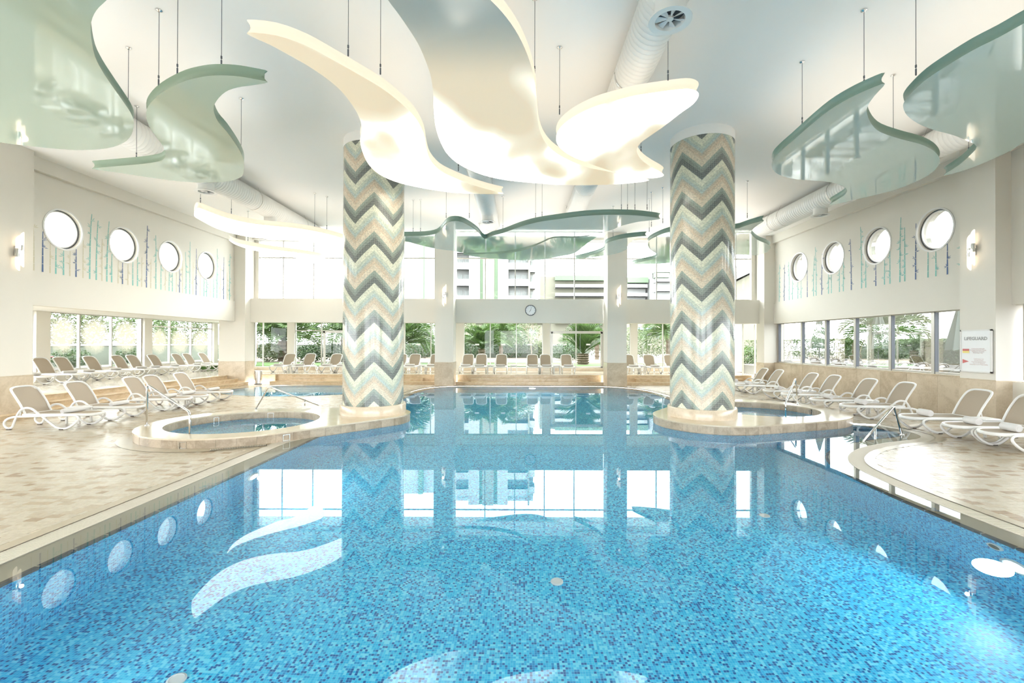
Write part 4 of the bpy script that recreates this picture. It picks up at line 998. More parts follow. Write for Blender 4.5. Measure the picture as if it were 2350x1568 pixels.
mb = MB(); mb.box(-.03, -.026, .17, .345, -.055, 0.); mb.build('yellow_stripe', 'yellow', sg)
mb = MB(); mb.add([(-.03, .345, -.22), (-.03, .345, -.33), (-.03, .175, -.275)], [(0, 1, 2)]); mb.build('red_pennant', 'red', sg)
for k, tx in enumerate(('Cankurtaran Görevde', 'Rettungsschwimmer Dienst', 'Lifeguard is On Duty', 'Swimming is Safe')): text_mesh('small_print', tx, .038, 'smallink', sg, (-.027, -.06, .05-k*.036), SR)
for k, tx in enumerate(('Cankurtaran Yok', 'Yüzmek Serbest', 'Kein Rettungsschwimmer', 'There is no Lifeguard', 'Swimming at your Responsibility')): text_mesh('small_print', tx, .036, 'smallink', sg, (-.027, -.08, -.215-k*.036), SR)
# depth markings on the coping
text_mesh('depth_mark', '140', .17, 'inkblue', basin, (-4.44, 6.45, -.021), (0, 0, -pi/2), ext=.0005)
text_mesh('depth_mark', '140', .17, 'inkblue', basin, (5.12, 5.55, -.021), (0, 0, pi/2), ext=.0005)

# ------------------------------------------------------------------ pool fittings
def round_fit(name, p, nrm, r, m, label, glow=None):
    rt_ = empty(name, p); tag(rt_, label, 'pool fitting'); q = Vector((0, 0, 1)).rotation_difference(Vector(nrm)); rt_.rotation_mode = 'QUATERNION'; rt_.rotation_quaternion = q
    mb = MB(); mb.lathe([(r*.72, .01), (r*.78, .02), (r, .012), (r, -.005)], n=28); autosmooth(mb.build('ring', 'white', rt_))
    mb = MB(); mb.lathe([(0, .012), (r*.74, .012)], n=28); mb.build('centre', m, rt_)
    return rt_
def refr(px, py):     # where the view ray meets the pool floor after bending at the water
    g = ray(px, py).normalized(); s = G(px, py, 0); h = Vector((g.x, g.y, 0)); hl = h.length; st = hl/1.333; ct = sqrt(1-st*st); d = h.normalized()*(st/ct*(-WATER_D)); return Vector((s.x+d.x, s.y+d.y, WATER_D))
round_fit('floor_inlet', refr(1278, 1336)+Vector((0, 0, .002)), (0, 0, 1), .07, 'white', 'round white inlet in the middle of the pool floor')
round_fit('floor_inlet', refr(405, 1562)+Vector((0, 0, .002)), (0, 0, 1), .07, 'white', 'round white inlet in the pool floor near the depth-marked coping and drain collar')
round_fit('floor_inlet', refr(1755, 1184)+Vector((0, 0, .002)), (0, 0, 1), .07, 'white', 'round white inlet in the pool floor in front of the lounger-side island')
round_fit('pool_or_fill_lamp', (4.935, 4.55, -.60), (-1, 0, 0), .15, 'poollamp', 'bright round underwater lamp in the pool wall below the marble wall side coping')
round_fit('pool_or_fill_lamp', (-4.295, 7.4, -.60), (1, 0, 0), .15, 'poollamp', 'round underwater lamp in the pool wall on the whirlpool collar side')
round_fit('wall_jet', (4.935, 4.75, -.28), (-1, 0, 0), .08, 'hole', 'small white return jet above the underwater lamp')
round_fit('pool_or_fill_lamp', (4.935, 1.4, -.60), (-1, 0, 0), .15, 'poollamp', 'added unseen fill lamp at the near end of the marble wall side pool wall')  # out of view, added to brighten the near pool
round_fit('pool_or_fill_lamp', (-4.295, 2.6, -.60), (1, 0, 0), .15, 'poollamp', 'added unseen fill lamp at the near end of the whirlpool collar side wall')  # added as pool fill outside the frame
round_fit('pool_or_fill_lamp', (.4, -1.995, -.60), (0, 1, 0), .15, 'poollamp', 'added unseen fill lamp in the near end wall of the pool')  # added behind the camera for a brighter mid pool
round_fit('pool_or_fill_lamp', (.6, 21.295, -.45), (0, -1, 0), .15, 'poollamp', 'round underwater lamp in the far pool wall below the clock')
for p, e, rz in (((4.7, 4.55, -.6), 100, pi/2), ((-4.06, 7.4, -.6), 70, -pi/2), ((4.7, 1.4, -.6), 45, pi/2), ((-4.06, 2.6, -.6), 45, -pi/2), ((.4, -1.75, -.6), 230, 0), ((.6, 21.05, -.45), 180, pi), ((-6.3, 9.5, -.25), 14, 0), ((6.75, 11.9, -.25), 14, 0), ((-9.3, 17.6, -.25), 20, 0)):  # besides the seen lamps: added fill near camera, in whirlpools and wading pool
    l = bpy.data.lights.new('pool_or_fill_light', 'SPOT'); l.energy = e; l.color = (.80, .96, 1); l.spot_size = RAD(150); l.spot_blend = .6; l.shadow_soft_size = .15
    lo = bpy.data.objects.new('pool_or_fill_light', l); COL.objects.link(lo); lo.location = p; lo.rotation_euler = (pi/2, 0, rz)

# ------------------------------------------------------------------ handrails, bins
def rail(pts, label, r=.021, feet=(), post=None):
    p0 = Vector(pts[0]); rt_ = empty('handrail', p0); tag(rt_, label, 'handrail')
    P = [Vector(p)-p0 for p in pts]; path = [P[0]]
    for a, b, c in zip(P, P[1:], P[2:]):
        d1 = (a-b); d2 = (c-b); k = min(.09, d1.length*.4, d2.length*.4); s, e = b+d1.normalized()*k, b+d2.normalized()*k
        for t in (0, .25, .5, .75, 1): path.append((1-t)**2*s+2*t*(1-t)*b+t*t*e)
    path.append(P[-1]); dirn = (P[-1]-P[0]); sd = Vector((-dirn.y, dirn.x, 0)).normalized()
    mb = MB(); mb.tube(path, r, 12, up=sd); mb.build('tube', 'chrome', rt_, smooth=True)
    for f in feet:
        q = Vector(f)-p0; mb = MB(); mb.lathe([(r, .03), (r+.02, .012), (r+.022, 0)], q, 16); autosmooth(mb.build('flange', 'chrome', rt_))
    if post: a, b = (Vector(q)-p0 for q in post); mb = MB(); mb.tube([a, b], r*.85, 10, up=sd); mb.build('post', 'chrome', rt_, smooth=True)
    return rt_
rail([(-8.08, 9.94, IZ), (-8.08, 9.94, 1.10), (-6.56, 9.12, .62), (-6.54, 9.10, -.1)], 'steel handrail bending down into the whirlpool beside the wading pool', feet=[(-8.08, 9.94, IZ)])
g0, g1, g2, g3 = G(588, 938, .02), YP(617, 888, 13.0), G(731, 931, .2), G(695, 932, .2)
g4 = g1.lerp(g2, .72)
rail([g0, g1, (g2.x, g2.y+.05, g2.z)], 'steel handrail slanting across the deck edge behind the whirlpool', feet=[g0], post=((g4.x, g4.y, .2), g4))
g0, g1, g2 = G(1830, 928, IZ), YP(1826, 868, 13.45), YP(1803, 924, 12.6)
rail([g0, g1, g2, (g2.x, g2.y, -.1)], 'steel handrail bending into the whirlpool near the marble wall', feet=[g0])
g0 = G(2070, 999, .0); g1 = YP(2052, 932, g0.y-.1); g2 = G(1978, 1017, -.03)
rail([g0, g1, g2], 'steel handrail slanting into the pool inlet beside the loungers', feet=[g0], post=((g1.lerp(g2, .6).x, g1.lerp(g2, .6).y, -.6), g1.lerp(g2, .6)))
def bin_(p, h, label):
    r_ = empty('steel_bin', p); tag(r_, label, 'bin')
    mb = MB(); mb.lathe([(0, 0), (.17, 0), (.17, h), (.155, h), (.155, h-.15), (0, h-.15)], n=28); autosmooth(mb.build('body', 'steel', r_))
    mb = MB(); mb.lathe([(.172, .0), (.176, .02), (.172, .04)], n=28); mb.build('foot_ring', 'gasket', r_, smooth=True)
    mb = MB(); mb.lathe([(.166, h), (.176, h+.008), (.166, h+.016), (.15, h+.008)], n=28); mb.build('rim', 'chrome', r_, smooth=True)
bin_((-12.72, 22.3, 0), .64, 'cylindrical steel bin beside the corner pillar and terrace face')
bin_((11.35, 21.75, 0), .62, 'cylindrical steel bin at the far end of the marble wall')

# ------------------------------------------------------------------ sun loungers, towels, side tables
def rect(wd, h, c=.012): return [(-wd/2+c, -h/2), (wd/2-c, -h/2), (wd/2, -h/2+c), (wd/2, h/2-c), (wd/2-c, h/2), (-wd/2+c, h/2), (-wd/2, h/2-c), (-wd/2, -h/2+c)]
def make_lounger(arms, top=(-.06, .955)):
    r = empty('sun_lounger'); yv = Vector((0, 1, 0)); parts = []
    arm = [(.10, .075), (.145, .20), (.214, .352), (.283, .444), (.36, .487), (.467, .493), (.559, .459), (.666, .375), (.804, .276)]
    front = [(.957, .153), (1.08, .064), (1.17, .03), (1.263, .024), (1.36, .045), (1.47, .11), (1.56, .19), (1.595, .255), (1.565, .305), (1.49, .325), (1.23, .322), (.83, .312), (.47, .30), (.27, .295)]
    rear = [(.145, .20), (.10, .075), (.045, .028), (0, .024), (-.07, .07), (-.1, .138), (-.06, .21), (.03, .26), (.13, .285), (.27, .295)]
    for s in (-1, 1):
        y = s*.335; mb = MB()
        path = (arm+front) if arms else ([(.70, .31), (.804, .262)]+front)
        P = catmull([(x, y, z) for x, z in path], 2); mb.sweep(P, rect(.05, .036), up=yv)
        P = catmull([(x, y, z) for x, z in (rear if arms else [(.27, .295), (.19, .2), (.10, .075), (.045, .028), (0, .024), (-.07, .07), (-.1, .138), (-.06, .21), (.03, .26), (.27, .295)])], 2); mb.sweep(P, rect(.05, .034), up=yv)
        autosmooth(mb.build('side_frame', 'white', r), 50)
        for x in (1.22, .02):
            mb = MB(); bevel_box(mb, x-.045, x+.045, y-.027, y+.027, 0, .022, .004); mb.build('foot_pad', 'rubber', r)
    # seat frame: rounded at the foot end
    w = .30; sp = [(.30, -w, .325), (.9, -w, .33), (1.35, -w, .335), (1.56, -w*.93, .33), (1.68, -w*.66, .322), (1.73, -w*.3, .318), (1.735, 0, .317), (1.73, w*.3, .318), (1.68, w*.66, .322), (1.56, w*.93, .33), (1.35, w, .335), (.9, w, .33), (.30, w, .325)]
    mb = MB(); mb.sweep(catmull(sp, 2), rect(.055, .065)); mb.box(.29, .34, -w, w, .30, .34); autosmooth(mb.build('seat_frame', 'white', r), 50)
    mb = MB(); q = [(p.x, p.y) for p in catmull(sp, 2)]; q = [(x, y*.96) for x, y in q]; mb.poly([q], .35); mb.poly([q], .343, flip=True); mb.build('seat_sling', 'taupe', r)
    # backrest
    h0 = Vector((.34, 0, .34)); h1 = Vector((top[0], 0, top[1])); ax = h1-h0; nr = Vector((ax.z, 0, -ax.x)).normalized()
    bp = [(0, -.29), (.35, -.295), (.72, -.295), (.90, -.275), (.97, -.22), (1.0, -.12), (1.005, 0), (1.0, .12), (.97, .22), (.90, .275), (.72, .295), (.35, .295), (0, .29)]
    P = catmull([h0+ax*t+Vector((0, y, 0))+nr*(.03*sin(pi*t)) for t, y in bp], 2); mb = MB(); mb.sweep(P, rect(.045, .04), up=nr); mb.sweep([h0+Vector((0, -.29, 0)), h0+Vector((0, .29, 0))], rect(.04, .04), up=nr)
    mb.tube([h0+ax*.35+Vector((0, -.2, 0))-nr*.02, (.12, -.2, .29)], .012, 6, up=yv); mb.tube([h0+ax*.35+Vector((0, .2, 0))-nr*.02, (.12, .2, .29)], .012, 6, up=yv)
    autosmooth(mb.build('back_frame', 'white', r), 50)
    mb = MB(); rows = 8; vs = []; fs = []
    for i in range(rows+1):
        t = .02+.955*i/rows; hw = .285 if t < .75 else .285-(.285-.16)*((t-.75)/.225)**2.2
        for k in range(5): vs.append(h0+ax*t+Vector((0, -hw+2*hw*k/4, 0))+nr*(.03*sin(pi*t)-.006))
    fs = [(i*5+k, i*5+k+1, (i+1)*5+k+1, (i+1)*5+k) for i in range(rows) for k in range(4)]; mb.add(vs, fs); mb.build('back_sling', 'taupe', r, smooth=True)
    return r
LA = make_lounger(True); LF = make_lounger(False); LAk, LFk = kids(LA), kids(LF); usedL = set()
def lounger(loc, rz, arms, label, group):
    src, ch = (LA, LAk) if arms else (LF, LFk)
    if arms not in usedL: usedL.add(arms); o = src
    else: o = copy_tree(src, None, None) if False else copy_fast(src, ch)
    o.location = loc; o.rotation_euler = (0, 0, rz); tag(o, label, 'lounger', group); return o
def copy_fast(src, ch):
    c = src.copy(); COL.objects.link(c); c.parent = None
    for k in ch: d = k.copy(); COL.objects.link(d); d.parent = c
    return c
def make_towel(r_, l):
    t = empty('rolled_towel'); mb = MB(); n = 40; turns = 3.2; path = []
    # a rolled sheet: spiral profile extruded along y
    out = []; 
    for i in range(n*2+1):
        f = i/(n*2); a = f*turns*2*pi; rr = r_*(.12+.88*f); out.append((rr*cos(a), rr*sin(a)*.93))
    ring_ = [(r_*cos(2*pi*i/28), r_*.95*sin(2*pi*i/28)) for i in range(28)]
    vs = []; ysl = [(-l/2, .90), (-l/2+.02, 1.0), (0, 1.02), (l/2-.02, 1.0), (l/2, .90)]
    for y, s in ysl: vs += [(x*s, y, r_*.95+z*s) for x, z in ring_]
    mb.add(vs, [(k*28+i, k*28+(i+1) % 28, (k+1)*28+(i+1) % 28, (k+1)*28+i) for k in range(4) for i in range(28)]+[tuple(range(27, -1, -1)), tuple(4*28+i for i in range(28))]); o = mb.build('roll', 'towel', t, smooth=True); autosmooth(o, 35)
    mb = MB()
    for e in (-1, 1):
        sp = [Vector((x*.86, e*(l/2+.001), r_*.95+z*.86)) for x, z in out]; mb.sweep(sp, [(-.0022, -.002), (.0022, -.002), (.0022, .002), (-.0022, .002)], up=Vector((0, 1, 0)))
    mb.build('spiral_edge', 'towelin', t); return t
TA = make_towel(.058, .50); TB = make_towel(.08, .30); TAk, TBk = kids(TA), kids(TB); usedT = set()
def towel(loc, rz, big, label, group):
    src, ch = (TB, TBk) if big else (TA, TAk)
    if big not in usedT: usedT.add(big); o = src
    else: o = copy_fast(src, ch)
    o.location = loc; o.rotation_euler = (0, 0, rz); tag(o, label, 'towel', group); return o
ORD = ['first', 'second', 'third', 'fourth', 'fifth', 'sixth', 'seventh', 'eighth', 'ninth', 'tenth', 'eleventh', 'twelfth', 'thirteenth', 'fourteenth', 'fifteenth']
def place(xw, yw, zw, rz, arms, txt, grp, big=False, tw=True, tx=1.15):
    # origin so that the front foot stands at (xw, yw)
    d = Vector((cos(rz), sin(rz), 0)); o = Vector((xw, yw, zw))-d*1.22
    lounger(o, rz, arms, 'taupe sling sun lounger '+txt, grp)
    if tw: p = o+d*tx+Vector((0, 0, .353)); j = random.uniform(-.08, .08); towel(p, rz+j, big, 'rolled towel on lounger '+txt, 'towels on the '+grp)
random.seed(21)
Y_l = [15.7, 14.45, 13.72, 12.01, 10.77]
for k, y in enumerate(Y_l): place(-10.42, y, .012, 0, True, 'at the foot of the long steps, %s from the wading pool' % ORD[k], 'loungers below the long steps')
Y_t = [26.9, 25.65, 24.85, 23.25, 22.0, 21.2, 19.85, 18.6, 17.82, 16.5]
for k, y in enumerate(Y_t): place(-17.45, y, TZ, 0, False, 'under the fogged windows, %s from the far end' % ORD[k], 'loungers under the fogged windows')
Y_r = [19.9, 18.75, 16.6, 15.45, 13.9, 12.58, 10.59, 9.48, 8.74]
for k, y in enumerate(Y_r): place(9.42, y, .012, pi, k < 6, 'along the marble wall, %s from the corner bin' % ORD[k], 'loungers along the marble wall', True, tx=1.26)
bx = lambda px: (px-CX)/F_PX*24.6
for k, px in enumerate((641.5, 690, 753, 786)): place(bx(px), 24.6, TZ, -pi/2, True, 'behind the wading pool, %s from the corner pillar' % ORD[k], 'loungers behind the wading pool', tx=1.3)
for k, px in enumerate((992, 942, 909)): place(bx(px), 24.6, TZ, -pi/2, True, 'by the arching palm window, %s from the lamp pillar' % ORD[k], 'loungers by the arching palm window', tx=1.3)
for k, x in enumerate((2.62, 1.46, .735, -1.0, -2.12, -2.86)): place(x, 24.5, TZ, -pi/2, True, 'under the clock, %s from the glazed door' % ORD[k], 'loungers under the clock', tx=1.3)
for k, px in enumerate((1452, 1501, 1550)): place(bx(px), 24.5, TZ, -pi/2, True, 'between the marble-wall-side lamp pillar and corner, %s from that pillar' % ORD[k], 'loungers behind the valley-fronted column', tx=1.3)
TBm = MB(); bevel_box(TBm, -.19, .19, -.19, .19, .375, .40, .02); tb0 = empty('side_table'); TBm.build('table_top', 'white', tb0)
for sx in (-1, 1):
    for sy in (-1, 1): mb = MB(); bevel_box(mb, sx*.155-.022, sx*.155+.022, sy*.155-.022, sy*.155+.022, 0, .376, .006); mb.build('leg', 'white', tb0)
mb = MB(); 
for s in (-1, 1): mb.box(-.155, .155, s*.155-.012, s*.155+.012, .33, .376); mb.box(s*.155-.012, s*.155+.012, -.155, .155, .33, .376)
mb.build('apron', 'white', tb0); tbk = kids(tb0); firstT = [True]
def table(x, y, z, label):
    o = tb0 if firstT[0] else copy_fast(tb0, tbk); firstT[0] = False; o.location = (x, y, z); tag(o, label, 'table', 'small white side tables')
table(-10.95, 11.39, .012, 'small white side table between the two loungers farthest from the wading pool')
table(-10.95, 15.07, .012, 'small white side table between the two loungers nearest the wading pool')
table(-18.2, 19.22, TZ, 'small white side table between third-last and second-last loungers under the fogged windows')
table(10.1, 19.32, .012, 'small white side table between first and second loungers from the marble wall bin')
table(10.1, 16.02, .012, 'small white side table between third and fourth loungers from the marble wall bin')
table(10.1, 13.24, .012, 'small white side table between fifth and sixth loungers along the marble wall')
table(10.2, 10.03, .012, 'small white side table below the lifeguard sign')
table(-1.56, 24.9, TZ, 'small white side table between the fourth and fifth loungers from the glazed door')
table(-.3, 24.9, TZ, 'small white side table next to the fourth lounger from the glazed door, door side')
table(2.04, 24.9, TZ, 'small white side table between the first two loungers from the glazed door')
table(bx(967), 24.9, TZ, 'small white side table by the arching palm window')
table(bx(1476.5), 24.9, TZ, 'small white side table beside the pillar nearest the corner window')
table(bx(665), 25.0, TZ, 'small white side table behind the wading pool')

# ------------------------------------------------------------------ outside: ground, garden, hotel
def leaf_mat(name, a, b, rough=.45):
    m, nt, p = mat(name); geo = N(nt, 'ShaderNodeNewGeometry'); rp = N(nt, 'ShaderNodeValToRGB'); e = rp.color_ramp.elements
    e[0].color = (*a, 1); e[1].color = (*b, 1); L(nt, geo.outputs['Random Per Island'], rp.inputs[0]); L(nt, rp.outputs[0], p.inputs['Base Color'])
    p.inputs['Roughness'].default_value = rough
    tl = N(nt, 'ShaderNodeBsdfTranslucent'); L(nt, rp.outputs[0], tl.inputs[0]); mx = N(nt, 'ShaderNodeMixShader'); mx.inputs[0].default_value = .3
    L(nt, p.outputs[0], mx.inputs[1]); L(nt, tl.outputs[0], mx.inputs[2]); L(nt, mx.outputs[0], nt.nodes['Material Output'].inputs[0]); return m
M['palm'] = leaf_mat('palm_leaflets', (.022, .055, .012), (.085, .145, .034))
M['leaf'] = leaf_mat('shrub_leaves', (.012, .038, .012), (.055, .10, .03))
M['leaf2'] = leaf_mat('hedge_leaves', (.022, .058, .012), (.095, .155, .038))
M['leafp'] = leaf_mat('pale_leaves', (.045, .075, .028), (.14, .165, .075))
M['lawn'] = simple('lawn_grass', (.05, .105, .018), .9, noise=.3, nscale=8)
M['pave'] = simple('garden_paving', (.12, .11, .09), .8, noise=.1, nscale=1.5)
M['gravel'] = simple('sandy_path', (.16, .13, .095), .9, noise=.12, nscale=3)
M['bark'] = simple('palm_trunk', (.13, .10, .07), .9, noise=.3, nscale=14)
M['twig'] = simple('bare_twigs', (.16, .13, .10), .9)
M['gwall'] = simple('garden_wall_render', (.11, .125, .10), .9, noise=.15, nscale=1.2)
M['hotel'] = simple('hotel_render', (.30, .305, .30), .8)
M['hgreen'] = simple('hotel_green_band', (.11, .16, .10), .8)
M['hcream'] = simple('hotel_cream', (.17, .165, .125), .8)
M['hglass'] = simple('hotel_glass', (.15, .17, .16), .3)
M['canvas'] = simple('parasol_canvas', (.17, .20, .18), .9)
M['redpaint'] = simple('red_iron_paint', (.25, .05, .045), .5)
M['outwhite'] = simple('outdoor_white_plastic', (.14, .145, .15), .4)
og = empty('floor_outside', (0, 0, 0)); struct(og, 'garden ground outside the windows')
mb = MB(); mb.box(-60, 60, 43.0, 160, -.4, .7); mb.build('far_ground', 'pave', og)
mb = MB(); mb.box(-14.0, 12.9, YG+.2, 27.0, -.4, .62); mb.build('border_kerb', 'gravel', og)
mb = MB(); mb.box(-24, 16, 27.0, 31.5, -.4, .68); mb.build('lawn', 'lawn', og)
mb = MB(); mb.box(-24, 60, 31.5, 43.0, -.4, .7); mb.build('sandy_path', 'gravel', og)
mb = MB(); mb.box(-60, -19.25, YF, 43, -.4, .60); mb.build('side_ground', 'pave', og)
mb = MB(); mb.box(12.85, 60, YF-10, 31.5, -.4, .85); mb.build('sun_terrace_paving', 'pave', og)
mb = MB(); mb.box(-60, 60, -30, YF-.45, -.4, .3); mb.build('front_ground', 'pave', og)
rl = random.Random(77)
def leaves(mb, c, rad, n, size, rnd=rl, flat=False):
    for _ in range(n):
        while True:
            d = Vector((rnd.uniform(-1, 1), rnd.uniform(-1, 1), rnd.uniform(-1, 1)))
            if .35 < d.length < 1: break
        p = Vector((c[0]+d.x*rad[0], c[1]+d.y*rad[1], c[2]+d.z*rad[2])); a = Vector((rnd.gauss(0, 1), rnd.gauss(0, 1), rnd.gauss(0, .7))).normalized(); b = a.cross(Vector((rnd.gauss(0, 1), rnd.gauss(0, 1), rnd.gauss(0, 1)))).normalized()
        s = size*rnd.uniform(.6, 1.3); mb.add([p-a*s, p+b*s*.42, p+a*s, p-b*s*.42], [(0, 1, 2, 3)])
def box_leaves(mb, x0, x1, y0, y1, z0, z1, n, size, rnd=rl):
    for _ in range(n):
        q = [rnd.random(), rnd.random(), rnd.random()]; f = rnd.randrange(4)
        if f == 0: q[0] = rnd.choice((0, .06, .1)) * rnd.random()
        if f == 1: q[2] = 1-.08*rnd.random()
        p = Vector((x0+(x1-x0)*q[0], y0+(y1-y0)*q[1], z0+(z1-z0)*q[2])); a = Vector((rnd.gauss(0, 1), rnd.gauss(0, 1), rnd.gauss(0, .7))).normalized(); b = a.cross(Vector((rnd.gauss(0, 1), rnd.gauss(0, 1), rnd.gauss(0, 1)))).normalized(); s = size*rnd.uniform(.6, 1.3)
        mb.add([p-a*s, p+b*s*.42, p+a*s, p-b*s*.42], [(0, 1, 2, 3)])
# palm frond: arching rachis with leaflets
def frond_mesh(nl=26, ll=.42, droop=1.0):
    mb = MB(); pts = []
    for i in range(13):
        t = i/12; pts.append(Vector((t*(1-.18*droop*t), 0, .55*t-.62*droop*t*t*t)))
    mb.tube(pts, .012, 4)
    for k in range(nl):
        t = .12+.86*k/nl; i = min(11, int(t*12)); p = pts[i].lerp(pts[i+1], t*12-i); tg = (pts[i+1]-pts[i]).normalized(); up = Vector((-tg.z, 0, tg.x))
        l = ll*sin(pi*(.12+.83*t))**.7
        for s in (-1, 1):
            d = (tg*.62+Vector((0, s*.75, 0))+up*.28).normalized(); e = p+d*l+Vector((0, 0, -.10*l*droop)); m_ = p.lerp(e, .45)+up*.012; wv = tg*.018
            mb.add([p, m_+wv, e, m_-wv], [(0, 1, 2, 3)])
    return mb
fr0 = {}
def palm(loc, trunk_h, R, n, label, cat='palm tree', tr=.16, tilt0=.2, droop=1.0, seed=1):
    r = empty('palm_tree', loc); tag(r, label, cat); rnd = random.Random(seed)
    mb = MB(); zs = [0]; k = 9; vs = []; n_ = 12
    prof = [(tr*1.15, 0)]
    for i in range(10): prof += [(tr*(1.25 if i % 2 else .98), trunk_h*(i+1)/10)]
    mb.lathe(prof, n=12, cap1=True)
    for i in range(26):
        a = rnd.uniform(0, 2*pi); z = rnd.uniform(.05, 1)*trunk_h; d = Vector((cos(a), sin(a), 0)); p = d*tr*1.1+Vector((0, 0, z)); mb.add([p-Vector((-d.y, d.x, 0))*.04, p+Vector((-d.y, d.x, 0))*.04, p+d*.08+Vector((0, 0, .09))], [(0, 1, 2)])
    mb.build('trunk', 'bark', r)
    for i in range(n):
        key = (round(droop, 1), i % 2)
        a = 2.399*i+rnd.uniform(-.2, .2); el = tilt0+1.15*(i/n)**.8
        if key not in fr0: fr0[key] = frond_mesh(26, .40, droop*(1.0 if i % 2 else .75)).build('frond', 'palm', r); o = fr0[key]
        else: o = fr0[key].copy(); COL.objects.link(o); o.parent = r
        o.location = (0, 0, trunk_h); s = R*rnd.uniform(.85, 1.1); o.scale = (s, s*rnd.uniform(.8, 1.0), s); o.rotation_euler = (rnd.uniform(-.25, .25), -el+.45, a)
    return r
def gpos(px, Y, z): return ((px-CX)/F_PX*Y, Y, z)
palm(gpos(1338, 29.6, .68), .72, 2.1, 22, 'young palm with pineapple trunk outside the glazed garden door', tr=.34, tilt0=.55, droop=.6, seed=2)
palm(gpos(1106, 31.9, .7), .95, 2.1, 26, 'full young palm on the lawn outside the clock-side window', tr=.22, tilt0=.3, droop=.8, seed=3)
palm(gpos(1150, 36.0, .7), 1.9, 2.2, 20, 'slimmer palm with drooping fronds behind the full young palm', tr=.13, tilt0=.0, droop=1.2, seed=4)
palm(gpos(922, 30.6, .68), 1.3, 2.6, 26, 'arching palm half hidden behind the peak-fronted column', tr=.2, tilt0=.1, droop=1.1, seed=5)
palm(gpos(650, 33.2, .68), 1.5, 2.9, 30, 'big palm with stubbly trunk outside the corner window', tr=.34, tilt0=.15, droop=.9, seed=6)
palm(gpos(552, 33.5, .68), 2.4, 2.6, 22, 'palm beyond the corner pillar', tr=.25, tilt0=.0, droop=1.1, seed=7)
palm(gpos(790, 32.5, .7), 1.9, 2.7, 24, 'palm behind the transom window shrubs', tr=.22, tilt0=.0, droop=1.1, seed=8)
palm(gpos(1370, 39, .7), 1.6, 1.7, 20, 'small distant palm seen through the door beside its frame', tr=.16, tilt0=.1, droop=1.1, seed=9)
palm(gpos(1535, 36, .7), 2.0, 2.6, 22, 'palm seen between the zigzag column and the lamp pillar', tr=.2, tilt0=-.05, droop=1.1, seed=10)
palm((22.0, 27.5, .85), 1.9, 2.7, 22, 'palm rising behind the clipped hedge and parasols', tr=.25, tilt0=-.05, droop=1.0, seed=12)
def shrub(name, loc, rad, n, size, m, label, cat='shrub', stems=True):
    r = empty(name, loc); tag(r, label, cat); mb = MB(); leaves(mb, (0, 0, rad[2]), rad, n, size); o = mb.build('foliage', m, r); o['kind'] = 'stuff'
    if stems:
        mb = MB()
        for i in range(7):
            a = i*.9; mb.tube([(0, 0, 0), (rad[0]*.4*cos(a), rad[1]*.4*sin(a), rad[2]*.7), (rad[0]*.75*cos(a+.3), rad[1]*.75*sin(a+.3), rad[2]*1.4)], .018, 4)
        mb.build('stems', 'twig', r)
shrub('round_shrub', gpos(1303, 37, .7), (1.5, 1.2, .72), 2600, .075, 'leaf', 'clipped round shrub beyond the glazed garden door')
shrub('garden_shrub', gpos(712, 31.5, .7), (1.05, .8, .62), 1500, .08, 'leaf', 'leafy shrub beside the stubbly palm trunk')
shrub('garden_shrub', gpos(775, 32.0, .7), (1.2, .8, .66), 1500, .08, 'leaf', 'leafy shrub beyond the glazed door of the transom window')
shrub('garden_shrub', gpos(618, 32.0, .7), (.9, .8, .68), 1200, .08, 'leafp', 'pale shrub left alone beside the corner window mullion')
shrub('ivy_mound', gpos(1085, 41.5, .7), (1.9, .8, 1.0), 2600, .09, 'leaf', 'ivy mound against the garden wall behind the full young palm')
shrub('ivy_mound', gpos(1170, 42.0, .7), (2.0, .8, 1.25), 2600, .09, 'leaf', 'ivy mound against the garden wall behind the slim palm')
shrub('ivy_mound', gpos(975, 41.0, .7), (2.3, .8, .9), 2400, .09, 'leaf', 'ivy mound behind the arching palm')
shrub('ivy_mound', gpos(1240, 42.2, .7), (1.2, .6, .85), 1200, .09, 'leafp', 'sparse ivy on the bare garden wall')
shrub('garden_tree', gpos(1175, 47, .7), (3.0, 2.0, 2.6), 3200, .12, 'leafp', 'light leafy tree over the garden wall', 'tree')
shrub('garden_tree', gpos(1080, 49, .7), (3.4, 2.0, 2.0), 2600, .12, 'leafp', 'light tree above the wall behind the full young palm', 'tree')
shrub('garden_tree', gpos(950, 47, .7), (4.2, 2.0, 2.5), 3200, .12, 'leafp', 'light tree above the wall behind the arching palm', 'tree')
shrub('garden_tree', gpos(620, 46.5, .7), (4.6, 2.4, 2.6), 4200, .12, 'leaf', 'dense tree beyond the corner window', 'tree')
shrub('garden_tree', gpos(735, 48, .7), (4.2, 2.4, 2.6), 3600, .12, 'leafp', 'light tree beyond the transom window', 'tree')
shrub('garden_tree', gpos(1475, 46, .7), (3.6, 2.0, 1.6), 2600, .12, 'leafp', 'pale shrubbery beyond the marble-wall-side garden window', 'tree')
shrub('garden_tree', gpos(1345, 50, .7), (2.6, 1.5, 2.1), 1800, .12, 'leaf', 'dark tree behind the garden door palms', 'tree')
gw = empty('garden_wall', (0, 43, .7)); tag(gw, 'pale rendered garden wall along the sandy path', 'wall')
mb = MB(); mb.box(-26, 6.5, 0, .35, 0, 1.15); mb.build('wall_body', 'gwall', gw)
mb = MB(); mb.box(-26, 6.5, -.06, .41, 1.15, 1.25); mb.build('wall_coping', 'hotel', gw)
